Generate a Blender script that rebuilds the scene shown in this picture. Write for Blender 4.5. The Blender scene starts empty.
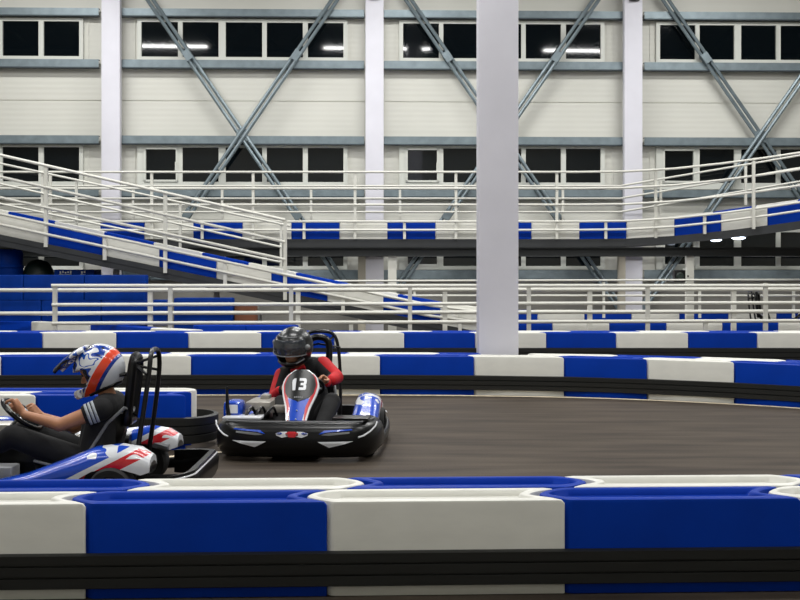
import bpy, bmesh, math, random
from mathutils import Vector, Matrix
random.seed(7)
S = bpy.context.scene
COL = S.collection
PI = math.pi

# ------------------------------------------------------------------ camera, light, exposure
F = 1200.0; CZ = 1.5; HY = 270.0
cam = bpy.data.cameras.new('camera'); cam.sensor_width = 36; cam.sensor_fit = 'HORIZONTAL'
cam.lens = F / 800 * 36; cam.shift_y = (HY - 300) / 800
cam.clip_end = 200
camo = bpy.data.objects.new('camera', cam); COL.objects.link(camo)
camo.location = (0, 0, CZ); camo.rotation_euler = (PI / 2, 0, 0)
S.camera = camo
w = bpy.data.worlds.new('world'); S.world = w; w.use_nodes = True
w.node_tree.nodes['Background'].inputs[0].default_value = (0.75, 0.82, 1.0, 1)
w.node_tree.nodes['Background'].inputs[1].default_value = 0.04
S.view_settings.view_transform = 'Standard'; S.view_settings.look = 'None'
S.view_settings.exposure = 0.0; S.view_settings.gamma = 1.0
S.view_settings.use_curve_mapping = False


def area(x, y, z, sx, sy, e, col=(1, 0.995, 0.975), tilt=0):
    l = bpy.data.lights.new('hall_lamp', 'AREA'); l.shape = 'RECTANGLE'; l.size = sx; l.size_y = sy
    l.energy = e; l.color = col
    o = bpy.data.objects.new('hall_lamp', l); COL.objects.link(o); o.location = (x, y, z)
    o.rotation_euler = (tilt, 0, 0)


for yy, ee in ((2.5, 200), (8.5, 330), (14.5, 260), (19.5, 300), (23.4, 290)):
    for xx in (-7.5, 0, 7.5):
        area(xx, yy, 9.0, 3.6, 0.3, ee)

for xx in (-7.6, -4.9, -2.2, .5, 3.2, 5.9, 8.4):      # strip lamps fixed beneath the upper track
    area(xx, 26.3, 1.87, 1.2, .12, 20)
for xx in (-6.5, -3.8, -1.6):                        # unseen fill lamps added to brighten the space beneath the ramp
    area(xx, 24.1, 2.45 + (-6.5 - xx) * .2, .8, .1, 5)

# ------------------------------------------------------------------ materials


def lin(c):
    return tuple(((v / 255 + 0.055) / 1.055) ** 2.4 if v > 10 else v / 255 / 12.92 for v in c)


def mat(name, rgb, rough=0.5, metal=0.0, var=0.0, scale=6.0, bump=0.0, emit=None, spec=0.5, stretch=None, coat=0.0):
    m = bpy.data.materials.new(name); m.use_nodes = True
    nt = m.node_tree; N = nt.nodes; b = N['Principled BSDF']
    c = lin(rgb)
    b.inputs['Base Color'].default_value = (*c, 1)
    b.inputs['Roughness'].default_value = rough; b.inputs['Metallic'].default_value = metal
    b.inputs['Specular IOR Level'].default_value = spec
    b.inputs['Coat Weight'].default_value = coat
    if emit:
        b.inputs['Emission Color'].default_value = (*lin(rgb), 1); b.inputs['Emission Strength'].default_value = emit
    if var or bump:
        tc = N.new('ShaderNodeTexCoord'); mp = N.new('ShaderNodeMapping')
        nt.links.new(tc.outputs['Object'], mp.inputs[0])
        if stretch: mp.inputs['Scale'].default_value = stretch
        nz = N.new('ShaderNodeTexNoise'); nz.inputs['Scale'].default_value = scale; nz.inputs['Detail'].default_value = 6
        nt.links.new(mp.outputs[0], nz.inputs['Vector'])
        if var:
            r = N.new('ShaderNodeValToRGB')
            r.color_ramp.elements[0].position = 0.3; r.color_ramp.elements[1].position = 0.7
            r.color_ramp.elements[0].color = (*[max(0, v * (1 - var)) for v in c], 1)
            r.color_ramp.elements[1].color = (*[min(1, v * (1 + var)) for v in c], 1)
            nt.links.new(nz.outputs['Fac'], r.inputs[0]); nt.links.new(r.outputs[0], b.inputs['Base Color'])
        if bump:
            bp = N.new('ShaderNodeBump'); bp.inputs['Strength'].default_value = bump; bp.inputs['Distance'].default_value = 0.01
            nt.links.new(nz.outputs['Fac'], bp.inputs['Height']); nt.links.new(bp.outputs[0], b.inputs['Normal'])
    return m


M = {}
M['blue'] = mat('blue_plastic', (0, 52, 156), 0.5, var=0.10, scale=3, spec=0.08)
M['white'] = mat('white_plastic', (218, 217, 209), 0.45, var=0.05, scale=4, spec=0.4, stretch=(1, 1, 3))
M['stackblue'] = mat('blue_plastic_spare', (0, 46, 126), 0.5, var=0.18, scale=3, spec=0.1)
M['rubber'] = mat('black_rubber', (18, 19, 17), 0.55, var=0.3, scale=9, stretch=(0.3, 1, 3))
M['tyre'] = mat('tyre_rubber', (22, 22, 23), 0.75, var=0.2, scale=20)
M['rail'] = mat('white_painted_steel', (214, 213, 204), 0.4)
M['column'] = mat('white_column_paint', (226, 225, 234), 0.55, var=0.03, scale=2)
M['beige'] = mat('beige_post_paint', (176, 170, 155), 0.6)
M['galv'] = mat('galvanised_steel', (124, 137, 143), 0.42, metal=0.4, var=0.15, scale=5)
M['galvd'] = mat('galvanised_lip', (70, 80, 86), 0.55, metal=0.4)
M['frame'] = mat('window_frame_white', (214, 216, 208), 0.4)
M['deck'] = mat('dark_deck_steel', (44, 46, 48), 0.6, var=0.15, scale=3)
M['beam'] = mat('black_beam_steel', (28, 31, 32), 0.5, var=0.2, scale=3)
M['blackp'] = mat('black_plastic', (9, 9, 10), 0.3, spec=0.35)
M['blackm'] = mat('black_steel', (18, 18, 20), 0.35, metal=0.3)
M['steel'] = mat('bare_steel', (170, 172, 175), 0.3, metal=0.9)
M['grey'] = mat('grey_plastic', (120, 122, 124), 0.45)
M['silver'] = mat('engine_alloy', (175, 170, 162), 0.35, metal=0.5, var=0.2, scale=12)
M['kblue'] = mat('kart_blue', (8, 70, 190), 0.25, coat=0.3)
M['kwhite'] = mat('kart_white', (222, 224, 228), 0.28, coat=0.3)
M['kred'] = mat('kart_red', (200, 20, 34), 0.3, coat=0.3)
M['skin'] = mat('skin', (176, 122, 88), 0.55, var=0.08, scale=10)
M['skina'] = mat('skin_pale', (190, 138, 108), 0.55, var=0.08, scale=10)
M['cloth'] = mat('black_cloth', (17, 17, 19), 0.9, var=0.3, scale=14, bump=0.3)
M['red'] = mat('red_cloth', (190, 14, 24), 0.8, var=0.2, scale=12, bump=0.3)
M['stripe'] = mat('grey_white_stripe', (170, 176, 182), 0.8)
M['helmblack'] = mat('helmet_black', (24, 26, 28), 0.3, var=0.4, scale=14, coat=0.2)
M['eye'] = mat('eye_dark', (25, 18, 15), 0.2)
M['hair'] = mat('hair_dark', (24, 18, 14), 0.8)
M['concrete'] = mat('concrete_plinth', (138, 136, 130), 0.8, var=0.08, scale=3)
M['paint'] = mat('cream_line_paint', (226, 212, 184), 0.6, var=0.15, scale=10)
M['greentank'] = mat('dark_green_plastic', (26, 40, 34), 0.5, var=0.15)
M['orange'] = mat('orange_brown', (150, 84, 44), 0.6)
M['brown'] = mat('brown_cardboard', (120, 74, 50), 0.8)

# dark night glass
g = mat('night_glass', (8, 14, 18), 0.04, spec=0.6); M['glass'] = g
v = mat('visor_tint', (62, 66, 72), 0.08, spec=1.0); M['visor'] = v
vb = v.node_tree.nodes['Principled BSDF']; vb.inputs['Alpha'].default_value = 0.62


def floor_mat():
    m = mat('track_asphalt', (86, 79, 76), 0.72, spec=0.16)
    nt = m.node_tree; N = nt.nodes; b = N['Principled BSDF']; L = nt.links.new
    tc = N.new('ShaderNodeTexCoord')
    mp = N.new('ShaderNodeMapping'); mp.inputs['Scale'].default_value = (0.35, 2.2, 1)
    L(tc.outputs['Object'], mp.inputs[0])
    n1 = N.new('ShaderNodeTexNoise'); n1.inputs['Scale'].default_value = 2.2; n1.inputs['Detail'].default_value = 7
    L(mp.outputs[0], n1.inputs['Vector'])
    r = N.new('ShaderNodeValToRGB'); r.color_ramp.elements[0].position = 0.32; r.color_ramp.elements[1].position = 0.7
    r.color_ramp.elements[0].color = (*lin((60, 52, 45)), 1); r.color_ramp.elements[1].color = (*lin((90, 80, 69)), 1)
    L(n1.outputs['Fac'], r.inputs[0])
    n2 = N.new('ShaderNodeTexNoise'); n2.inputs['Scale'].default_value = 60; n2.inputs['Detail'].default_value = 3
    L(tc.outputs['Object'], n2.inputs['Vector'])
    mx = N.new('ShaderNodeMix'); mx.data_type = 'RGBA'; mx.blend_type = 'MULTIPLY'; mx.inputs[0].default_value = 0.45
    L(r.outputs[0], mx.inputs[6]); L(n2.outputs['Fac'], mx.inputs[7])
    L(mx.outputs[2], b.inputs['Base Color'])
    bp = N.new('ShaderNodeBump'); bp.inputs['Strength'].default_value = 0.25; bp.inputs['Distance'].default_value = 0.004
    L(n2.outputs['Fac'], bp.inputs['Height']); L(bp.outputs[0], b.inputs['Normal'])
    return m


M['floor'] = floor_mat()


def panel_mat():
    # cream sandwich panels: one visible horizontal joint and faint ribs
    m = mat('cream_wall_panel', (212, 212, 197), 0.5)
    nt = m.node_tree; N = nt.nodes; b = N['Principled BSDF']; L = nt.links.new
    tc = N.new('ShaderNodeTexCoord'); sp = N.new('ShaderNodeSeparateXYZ'); L(tc.outputs['Object'], sp.inputs[0])
    wv = N.new('ShaderNodeMath'); wv.operation = 'MULTIPLY'; wv.inputs[1].default_value = 2 * PI / 0.12
    L(sp.outputs['Z'], wv.inputs[0])
    sn = N.new('ShaderNodeMath'); sn.operation = 'SINE'; L(wv.outputs[0], sn.inputs[0])
    bp = N.new('ShaderNodeBump'); bp.inputs['Strength'].default_value = 0.35; bp.inputs['Distance'].default_value = 0.002
    L(sn.outputs[0], bp.inputs['Height']); L(bp.outputs[0], b.inputs['Normal'])
    nz = N.new('ShaderNodeTexNoise'); nz.inputs['Scale'].default_value = 0.8; L(tc.outputs['Object'], nz.inputs['Vector'])
    r = N.new('ShaderNodeValToRGB'); r.color_ramp.elements[0].color = (*lin((208, 208, 199)), 1)
    r.color_ramp.elements[1].color = (*lin((224, 223, 214)), 1)
    L(nz.outputs['Fac'], r.inputs[0]); L(r.outputs[0], b.inputs['Base Color'])
    return m


M['panel'] = panel_mat()

# ------------------------------------------------------------------ helpers


def tag(o, label=None, cat=None, group=None, kind=None):
    if label: o['label'] = label
    if cat: o['category'] = cat
    if group: o['group'] = group
    if kind: o['kind'] = kind
    return o


def empty(name, loc=(0, 0, 0), rz=0, **k):
    o = bpy.data.objects.new(name, None); COL.objects.link(o); o.location = loc; o.rotation_euler = (0, 0, rz)
    o.empty_display_size = 0.1
    return tag(o, **k)


def obj(name, bm, m, parent=None, smooth=35, **k):
    bmesh.ops.recalc_face_normals(bm, faces=bm.faces)
    me = bpy.data.meshes.new(name); bm.to_mesh(me); bm.free()
    for mm in (m if isinstance(m, (list, tuple)) else [m]):
        me.materials.append(mm)
    if smooth:
        me.shade_smooth(); me.set_sharp_from_angle(angle=math.radians(smooth))
    o = bpy.data.objects.new(name, me); COL.objects.link(o)
    if parent: o.parent = parent
    return tag(o, **k)


def copy_tree(o, parent=None):
    c = o.copy(); COL.objects.link(c); c.parent = parent
    for ch in list(o.children): copy_tree(ch, c)
    return c


def W(px, py, Y):
    return Vector(((px - 400) * Y / F, Y, CZ + (HY - py) * Y / F))


def X_(px, Y): return (px - 400) * Y / F
def Z_(py, Y): return CZ + (HY - py) * Y / F


def box(bm, x0, x1, y0, y1, z0, z1, mi=0, bev=0, mtx=None):
    vs = [bm.verts.new((x, y, z)) for z in (z0, z1) for (x, y) in ((x0, y0), (x1, y0), (x1, y1), (x0, y1))]
    fs = [bm.faces.new([vs[i] for i in q]) for q in ((3, 2, 1, 0), (4, 5, 6, 7), (0, 1, 5, 4), (1, 2, 6, 5), (2, 3, 7, 6), (3, 0, 4, 7))]
    for f in fs: f.material_index = mi
    if mtx: bmesh.ops.transform(bm, matrix=mtx, verts=vs)
    if bev:
        es = list({e for f in fs for e in f.edges})
        r = bmesh.ops.bevel(bm, geom=es, offset=bev, segments=2, affect='EDGES', profile=0.6)
        for f in r['faces']: f.material_index = mi
    return fs


def frame_at(p, d):
    d = d.normalized(); up = Vector((0, 0, 1)) if abs(d.z) < 0.95 else Vector((1, 0, 0))
    s = d.cross(up).normalized(); u = s.cross(d).normalized()
    return s, u


def tube(bm, pts, r, n=10, closed=False, mi=0, sx=1.0):
    pts = [Vector(p) for p in pts]; m = len(pts); rings = []
    ref = None
    for i, p in enumerate(pts):
        if closed: d = (pts[(i + 1) % m] - pts[i - 1])
        elif i == 0: d = pts[1] - p
        elif i == m - 1: d = p - pts[-2]
        else: d = (pts[i + 1] - p).normalized() + (p - pts[i - 1]).normalized()
        d.normalize()
        if ref is None: s, u = frame_at(p, d)
        else:
            s = ref - d * ref.dot(d); s.normalize(); u = s.cross(d).normalized()
        ref = s
        rr = r[i] if isinstance(r, (list, tuple)) else r
        off = PI / 4 if n == 4 else 0
        rings.append([bm.verts.new(p + (s * math.cos(a) * sx + u * math.sin(a)) * rr * (1.414 if n == 4 else 1)) for a in [2 * PI * k / n + off for k in range(n)]])
    fs = []
    for i in range(m if closed else m - 1):
        a, b = rings[i], rings[(i + 1) % m]
        for k in range(n): fs.append(bm.faces.new((a[k], a[(k + 1) % n], b[(k + 1) % n], b[k])))
    if not closed: fs.append(bm.faces.new(rings[0][::-1])); fs.append(bm.faces.new(rings[-1]))
    for f in fs: f.material_index = mi
    return fs


def T(name, pts, r, m, parent=None, n=10, closed=False, **k):
    bm = bmesh.new(); tube(bm, pts, r, n, closed); return obj(name, bm, m, parent, **k)


def B(name, x0, x1, y0, y1, z0, z1, m, parent=None, bev=0, **k):
    bm = bmesh.new(); box(bm, x0, x1, y0, y1, z0, z1, 0, bev); return obj(name, bm, m, parent, **k)


def smoothline(pts, k=6):
    out = []; n = len(pts); pts = [Vector(p) for p in pts]
    for i in range(n - 1):
        p0 = pts[max(i - 1, 0)]; p1 = pts[i]; p2 = pts[i + 1]; p3 = pts[min(i + 2, n - 1)]
        for j in range(k):
            t = j / k
            out.append(0.5 * ((2 * p1) + (p2 - p0) * t + (2 * p0 - 5 * p1 + 4 * p2 - p3) * t * t + (3 * p1 - p0 - 3 * p2 + p3) * t ** 3))
    out.append(pts[-1]); return out


def prism(bm, poly, axis, a0, a1, mi=0):
    def pt(u, v_, a): return {'x': (a, u, v_), 'y': (u, a, v_), 'z': (u, v_, a)}[axis]
    A = [bm.verts.new(pt(u, v_, a0)) for u, v_ in poly]; Bv = [bm.verts.new(pt(u, v_, a1)) for u, v_ in poly]
    n = len(poly); fs = [bm.faces.new(A[::-1]), bm.faces.new(Bv)]
    for i in range(n): fs.append(bm.faces.new((A[i], A[(i + 1) % n], Bv[(i + 1) % n], Bv[i])))
    for f in fs: f.material_index = mi
    return fs

# ------------------------------------------------------------------ the hall
WY = 27.6; TH = math.atan(0.03)


def wu(px, off=0.0):
    k = (px - 400) / F; Y = (WY - off) / (1 - 0.03 * k); return k * Y / math.cos(TH)


def wz(py): return CZ + (HY - py) * WY / F


B('floor', -18, 18, -3, 30, -0.2, 0, M['floor'], kind='structure', smooth=0)
wall = empty('wall_back', (0, WY, 0), TH, kind='structure')
cols_px = [110.5 - 263.5, 110.5, 374, 632.5, 632.5 + 257]
bm = bmesh.new()
box(bm, -17, 17, 0.0, 0.15, 1.05, wz(102.3)); box(bm, -17, 17, 0.0, 0.15, wz(101.4), 10.5)
box(bm, -17, 17, 0.02, 0.15, wz(102.3), wz(101.4))
obj('wall_panel', bm, M['panel'], wall, smooth=0)
B('wall_plinth', -17, 17, -0.04, 0.16, 0, 1.05, M['concrete'], wall, smooth=0)
for nm, x in (('wall_left', -18.1), ('wall_right', 17.9)):
    B(nm, x, x + 0.2, -3, 30, 0, 10.5, M['panel'], kind='structure', smooth=0)
B('wall_front', -18, 18, -3.2, -3, 0, 10.5, M['panel'], kind='structure', smooth=0)
cm = mat('ceiling_dark_sheet', (92, 98, 104), 0.7)
B('ceiling', -18, 18, -3.2, 30, 10.5, 10.7, cm, kind='structure', smooth=0)
# roof trusses (seen only as reflections in the panes)
for i, y in enumerate((6, 12, 18, 22.5)):
    bm = bmesh.new()
    tube(bm, [(-17.8, y, 9.3), (17.8, y, 9.3)], 0.06, 6); tube(bm, [(-17.8, y, 10.42), (17.8, y, 10.42)], 0.06, 6)
    x = -17.6; f_ = 0
    while x < 17:
        tube(bm, [(x, y, 9.3 if f_ else 10.42), (x + 1.1, y, 10.42 if f_ else 9.3)], 0.035, 6); x += 1.1; f_ = 1 - f_
    obj('trim_%d' % (i + 1), bm, M['galv'], kind='structure')

# windows: five panes per bay, three rows
bayname = ['far left', 'left', 'middle', 'right']
REL = [(31.5, 68), (72.5, 108.5), (115.5, 152), (156.5, 192.5), (197.5, 233)]
wn = 1
for bi in range(4):
    c0 = cols_px[bi] + (0, 0, -1.8, -3.6)[bi]; sc = (1, 1, .978, .962)[bi]
    for ri, (ya, yb) in enumerate(((24, 58.5), (148.5, 182.5), (232, 266))):
        za, zb = wz(yb), wz(ya)
        root = empty('window_%d' % wn, (0, WY, 0), TH, kind='structure'); wn += 1
        us = [(wu(c0 + a * sc), wu(c0 + b_ * sc)) for a, b_ in REL]
        if ri: us[0] = (us[0][0] + 0.06, us[0][1])
        fo = 0.085
        bm = bmesh.new()
        xl, xr = us[0][0] - 0.09 - (0.06 if ri else 0), us[-1][1] + 0.09
        box(bm, xl, xr, -fo, -0.001, zb, zb + 0.07); box(bm, xl, xr, -fo, -0.001, za - (0.15 if ri == 1 else 0.08), za)
        edges = [xl] + [e for u in us for e in u] + [xr]
        for k in range(0, len(edges), 2):
            box(bm, edges[k], edges[k + 1], -fo, -0.001, za, zb)
        obj('window_frame', bm, M['frame'], root, smooth=0)
        for ki, (a, b_) in enumerate(us):
            p = B('window_pane', a, b_, -0.03, -0.012, za, zb, M['glass'], root, smooth=0)
            if ki == 0 and ri:
                bm = bmesh.new()
                for q in ((a, a + .045, za, zb), (b_ - .045, b_, za, zb), (a, b_, za, za + .045), (a, b_, zb - .045, zb)):
                    box(bm, q[0], q[1], -fo - 0.03, -0.031, q[2], q[3])
                obj('opening_sash', bm, M['frame'], root, smooth=0)
                B('window_handle', b_ - 0.06, b_ - 0.02, -fo - 0.05, -fo - .03, za + .25, za + .45, M['frame'], root)

# jamb flashings: the narrow upright panels beside the window bands
for i, bi in enumerate(range(4)):
    bm = bmesh.new(); c0 = cols_px[bi] + (0, 0, -3, -6)[bi]
    for u in (wu(c0 + 24), wu(c0 + 241)):
        for z0, z1 in ((wz(62), wz(19)), (wz(189), wz(145))):
            box(bm, u - .02, u + .02, -0.02, -0.001, z0, z1)
    o = obj('trim_%d' % (i + 5), bm, M['panel'], kind='structure', smooth=0); o.location = (0, WY, 0); o.rotation_euler = (0, 0, TH)

# girts between the columns
rows = [('above the top windows', 12, 19), ('just under the top windows', 62.5, 70), ('above the middle windows', 137.5, 145),
        ('under the middle windows', 190, 197), ('low beneath the upper track', 270, 279)]
for bi in range(4):
    for rn, ya, yb in rows:
        a, b_ = wu(cols_px[bi] + 9.7), wu(cols_px[bi + 1] - 9.7)
        r = empty('wall_girt', (0, WY, 0), TH, label='galvanised steel wall girt %s in the %s bay' % (rn, bayname[bi]), cat='girt', group='horizontal wall girts')
        zt, zb = wz(ya), wz(yb)
        B('girt_web', a, b_, -.22, -.20, zb, zt, M['galv'], r, smooth=0)
        bm = bmesh.new(); box(bm, a, b_, -.20, -.088, zt - .02, zt); box(bm, a, b_, -.235, -.088, zb - .025, zb)
        obj('girt_flange', bm, M['galvd'], r, smooth=0)
# columns
for i, nm in enumerate(['', 'left', 'middle', 'right', '']):
    if not nm: continue
    c = wu(cols_px[i], .4); hw = .205
    r = empty('steel_column', (0, WY, 0), TH, label='white square building column against the back wall, %s one of three' % {'left': 'leftmost', 'middle': 'middle', 'right': 'rightmost'}[nm], cat='column', group='columns along the back wall')
    B('column_shaft', c - hw, c + hw, -.45, -.24, 0, 10.5, M['column'], r, bev=.008)
    B('base_plate', c - hw - .06, c + hw + .06, -.5, -.2, 0, .03, M['galv'], r)
    bm = bmesh.new(); box(bm, c - .10, c + .12, -.53, -.455, wz(4), wz(-4)); box(bm, c - .05, c + .05, -.62, -.53, wz(4) + .02, wz(-2))
    obj('bracket', bm, M['blackm'], r)

# cross braces
for bi, (nm) in ((1, 'left'), (2, 'middle'), (3, 'right')):
    a, b_ = cols_px[bi] + 8, cols_px[bi + 1] - 8
    r = empty('cross_brace', (0, WY, 0), TH, label='galvanised X-shaped cross brace spanning the %s bay of the back wall' % nm, cat='brace', group='X braces on the back wall')
    cx = (a + b_) / 2 + (0, 1, -3, -5)[bi]; cy = 137
    for sgn, dy in ((1, -.27), (-1, -.33)):
        bm = bmesh.new()
        for o_ in (-.055, .055):
            P = []
            for t in (-1, 1):
                px = cx + sgn * t * 122; py = cy + t * 178
                P.append(Vector((wu(px), dy, wz(py))))
            d = (P[1] - P[0]).normalized(); nrm = Vector((d.z, 0, -d.x))
            tube(bm, [P[0] + nrm * o_, P[1] + nrm * o_], .042, 8)
        for t in (-.95, -.44, .44, .95):
            px = cx + sgn * t * 122; py = cy + t * 178
            c = Vector((wu(px), dy, wz(py)))
            tube(bm, [c - d * .12, c + d * .12], .085, 4)
        obj('brace_tube', bm, M['galv'], r)
    c = Vector((wu(cx), -.30, wz(cy)))
    bm = bmesh.new(); box(bm, c.x - .13, c.x + .13, -.305, -.295, c.z - .13, c.z + .13); obj('gusset_plate', bm, M['galv'], r, smooth=0)

# ------------------------------------------------------------------ barrier blocks


def block_bm(L, D, H, tongue, dz=0, t=.12, recess=True):
    """hollow-topped block; one end is a rounded tongue, the other the matching socket"""
    s = -1 if tongue == 'left' else 1; g = .005
    bm = bmesh.new()
    fr_ = [0, .03, .08, .16, .28, .42, .58, .76, .9]
    K = 8

    def ring(i, z, r):
        y0, y1_ = i, D - i; ys = []
        for f in fr_: ys.append(r * (1 - math.cos(f * PI / 2)) if f < 1 else r)
        ys = [y0 + q for q in ys] + [y0 + r + (y1_ - y0 - 2 * r) * k / K for k in range(K + 1)] + [y1_ - q for q in ys[::-1]]
        lf, rt = [], []
        for y in ys:
            e = min(y - y0, y1_ - y); c = r - math.sqrt(max(0, r * r - (r - e) ** 2)) if e < r else 0
            q = s * math.sin(PI * max(0, min(1, y / D))) ** 1.35
            lf.append(bm.verts.new((q * (t if s < 0 else t * 1.25) + g + i + c, y, z))); rt.append(bm.verts.new((L + q * (t * 1.25 if s < 0 else t) - g - i - c, y, z)))
        return lf[::-1] + rt
    b_ = .02
    lev = [(0.0, 0, .02), (0, H - b_, .02), (b_ * .3, H - b_ * .3, .022), (b_, H, .03)]
    if recess: lev += [(b_ + .022, H, .05), (b_ + .032, H - .006, .055), (b_ + .042, H - .032, .06), (b_ + .055, H - .038, .055)]
    rings = [ring(*q) for q in lev]; n = len(rings[0])
    for a, c in zip(rings, rings[1:]):
        for k in range(n): bm.faces.new((a[k], a[(k + 1) % n], c[(k + 1) % n], c[k]))
    bm.faces.new(rings[0])
    h = n // 2; r_ = rings[-1]       # floor of the recess as quads across
    for k in range(h - 1): bm.faces.new((r_[k], r_[k + 1], r_[n - 2 - k], r_[n - 1 - k]))
    if dz:
        for v_ in bm.verts: v_.co.z += dz * v_.co.x / L
    return bm


class Row:
    """a line of alternating blue and white blocks; every block is its own thing"""

    def __init__(s, desc, group, H, D, tongue, first_blue, z=0):
        s.desc, s.group, s.H, s.D, s.tongue, s.fb, s.z = desc, group, H, D, tongue, first_blue, z; s.items = []

    def build(s, P, cols=None, skip=(), zs=None, recess=True, gapdepth=0):
        P = [Vector((p[0], p[1], 0)) for p in P]
        its = []
        for i in range(len(P) - 1):
            blue = (i % 2 == 0) == s.fb
            if cols: blue = cols[i] == 'b'
            if i in skip: continue
            A, C = P[i], P[i + 1]; d = C - A; L = d.length
            z0 = s.z + (zs[i] if zs else 0); dz = (zs[i + 1] - zs[i]) if zs else 0
            bm = block_bm(L, s.D, s.H, s.tongue, dz, t=min(.12, s.D * .38), recess=recess)
            o = obj('barrier_block', bm, M['blue' if blue else 'white'], smooth=40)
            o.location = (A.x, A.y, z0); o.rotation_euler = (0, 0, math.atan2(d.y, d.x))
            mid = (A + C) / 2; px0 = 400 + F * A.x / A.y; px1 = 400 + F * C.x / C.y
            its.append((o, 'blue' if blue else 'white', px0, px1))
        o_names = ['first', 'second', 'third', 'fourth', 'fifth', 'sixth', 'seventh', 'eighth', 'ninth', 'tenth']
        cnt = {'blue': 0, 'white': 0}
        for o, c, a, b_ in its:
            if b_ < 2: lab = '%s block of %s, past the left edge' % (c, s.desc)
            elif a > 798: lab = '%s block of %s, past the right edge' % (c, s.desc)
            else:
                lab = '%s block, %s %s from left in %s' % (c, o_names[cnt[c]], c, s.desc); cnt[c] += 1
            tag(o, lab, 'barrier', s.group)
        return its


def belt(name, path, z0, z1, label, th=.03, group=None, zs=None):
    """ribbed rubber strip along a path; path runs so that the outer side is to its right"""
    pts = [Vector((p[0], p[1], 0)) for p in path]; h = z1 - z0
    prof = [(0, 0), (th * .7, 0)]
    for k in range(3):
        a = k / 3; b_ = (k + 1) / 3; e = .035
        prof += [(th * .7, (a + .01) * h), (th, (a + e) * h), (th, (b_ - e) * h), (th * .7, (b_ - .01) * h)]
    prof += [(0, h)]
    bm = bmesh.new(); rings = []
    n = len(pts)
    for i, p in enumerate(pts):
        d = (pts[min(i + 1, n - 1)] - pts[max(i - 1, 0)]).normalized(); out = Vector((d.y, -d.x, 0))
        zz = zs[i] if zs else 0
        rings.append([bm.verts.new(p + out * u + Vector((0, 0, z0 + v_ + zz))) for u, v_ in prof])
    m = len(prof)
    for i in range(n - 1):
        for k in range(m): bm.faces.new((rings[i][k], rings[i + 1][k], rings[i + 1][(k + 1) % m], rings[i][(k + 1) % m]))
    bm.faces.new(rings[0]); bm.faces.new(rings[-1][::-1])
    return obj(name, bm, M['rubber'], smooth=30, label=label, cat='bumper', group=group)


# near barrier, two rows back to back
def y1(px): return 5.46 + px * .00019
def fr(px, dy=0):
    Y = y1(px) + dy; return (X_(px, Y), Y)


n_desc = "the near barrier's front row"
Row(n_desc, 'near barrier front row', .437, .31, 'left', False).build([fr(p) for p in (-398, -153, 88.5, 330, 568, 804, 1042)], cols='bwbwbw')
# rear-row joints, at their own depth
Row("the near barrier's rear row", 'near barrier rear row', .437, .31, 'right', True).build(
    [fr(p, .335) for p in (-330, -102, 122, 342, 570, 795, 1020)], cols='wbwbwb')
belt('rubber_bumper', [(fr(p)[0], fr(p)[1] - .002) for p in (-400, 0, 400, 800, 1040)], .05, .208, 'long black ribbed rubber strip along the front of the near barrier', th=.035)
belt('rubber_bumper', [(fr(p, .65)[0], fr(p, .65)[1]) for p in (1020, 800, 400, 0, -330)], .05, .208, 'black ribbed rubber strip on the track side of the near barrier', th=.035)

# second barrier across the track, curving towards the camera on the right
B2 = {-190: 14.3, -92: 14.4, 2: 14.45, 100: 14.5, 192: 14.5, 286: 14.5, 381: 14.5, 475: 14.42, 565: 14.25, 648: 13.95, 735: 13.5, 822: 12.95, 915: 12.2}
fp = [(X_(p, Y), Y) for p, Y in B2.items()]
Row("far track barrier's front row", 'far side barrier front row', .465, .3, 'left', True).build(fp, cols='bwbwbwbwbwbw')
belt('rubber_bumper', [(p[0], p[1]) for p in [(v_.x, v_.y - .002) for v_ in smoothline([(a, b_, 0) for a, b_ in fp], 3)]], .06, .235, 'black ribbed rubber strip along the barrier across the track', th=.035)


def b2y(px):
    ks = sorted(B2)
    for a, c in zip(ks, ks[1:]):
        if a <= px <= c: return B2[a] + (B2[c] - B2[a]) * (px - a) / (c - a)
    return B2[ks[-1]]


rp = []
for p in (-108, -18, 72, 162, 252, 342, 432, 474): Y = b2y(p) + .34; rp.append((X_(p, Y), Y))
Row("far track barrier's rear row, left of pillar", 'far side barrier rear row', .465, .29, 'right', False).build(rp, cols='bwbwbwb')
rp = []
for p in (523.5, 609, 692, 775, 860): Y = b2y(p) + .335 + max(0, p - 640) * .0005; rp.append((X_(p, Y), Y))
Row("far track barrier's rear row, right of pillar", 'far side barrier rear row', .465, .29, 'right', False).build(rp, cols='wbwb')
# painted line at the foot of it
bm = bmesh.new(); pl = smoothline([(a, b_ - .17, .0015) for a, b_ in fp], 4)
lv = [(bm.verts.new(p), bm.verts.new(p + Vector((0, .085, 0))), bm.verts.new(p + Vector((0, .085, .002))), bm.verts.new(p + Vector((0, 0, .002)))) for p in pl]
for a, b_ in zip(lv, lv[1:]):
    for k in range(4): bm.faces.new((a[k], a[(k + 1) % 4], b_[(k + 1) % 4], b_[k]))
obj('painted_line', bm, M['paint'], smooth=0, label='cream line painted on the track along the foot of the far barrier', cat='road marking')
bm = bmesh.new()
a = W(150, 462, 1); pa = Vector((X_(140, 9.50), 9.50, .001)); pb = Vector((X_(232, 9.93), 9.93, .001)); d = (pb - pa).normalized(); nn = Vector((-d.y, d.x, 0)) * .03
vs = [pa - nn, pb - nn, pb + nn, pa + nn]
A_ = [bm.verts.new(q) for q in vs]; B_ = [bm.verts.new(q + Vector((0, 0, .002))) for q in vs]
bm.faces.new(A_[::-1]); bm.faces.new(B_)
for k in range(4): bm.faces.new((A_[k], A_[(k + 1) % 4], B_[(k + 1) % 4], B_[k]))
obj('painted_line', bm, M['paint'], smooth=0, label='short cream line painted on the track between the two karts', cat='road marking')

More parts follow.
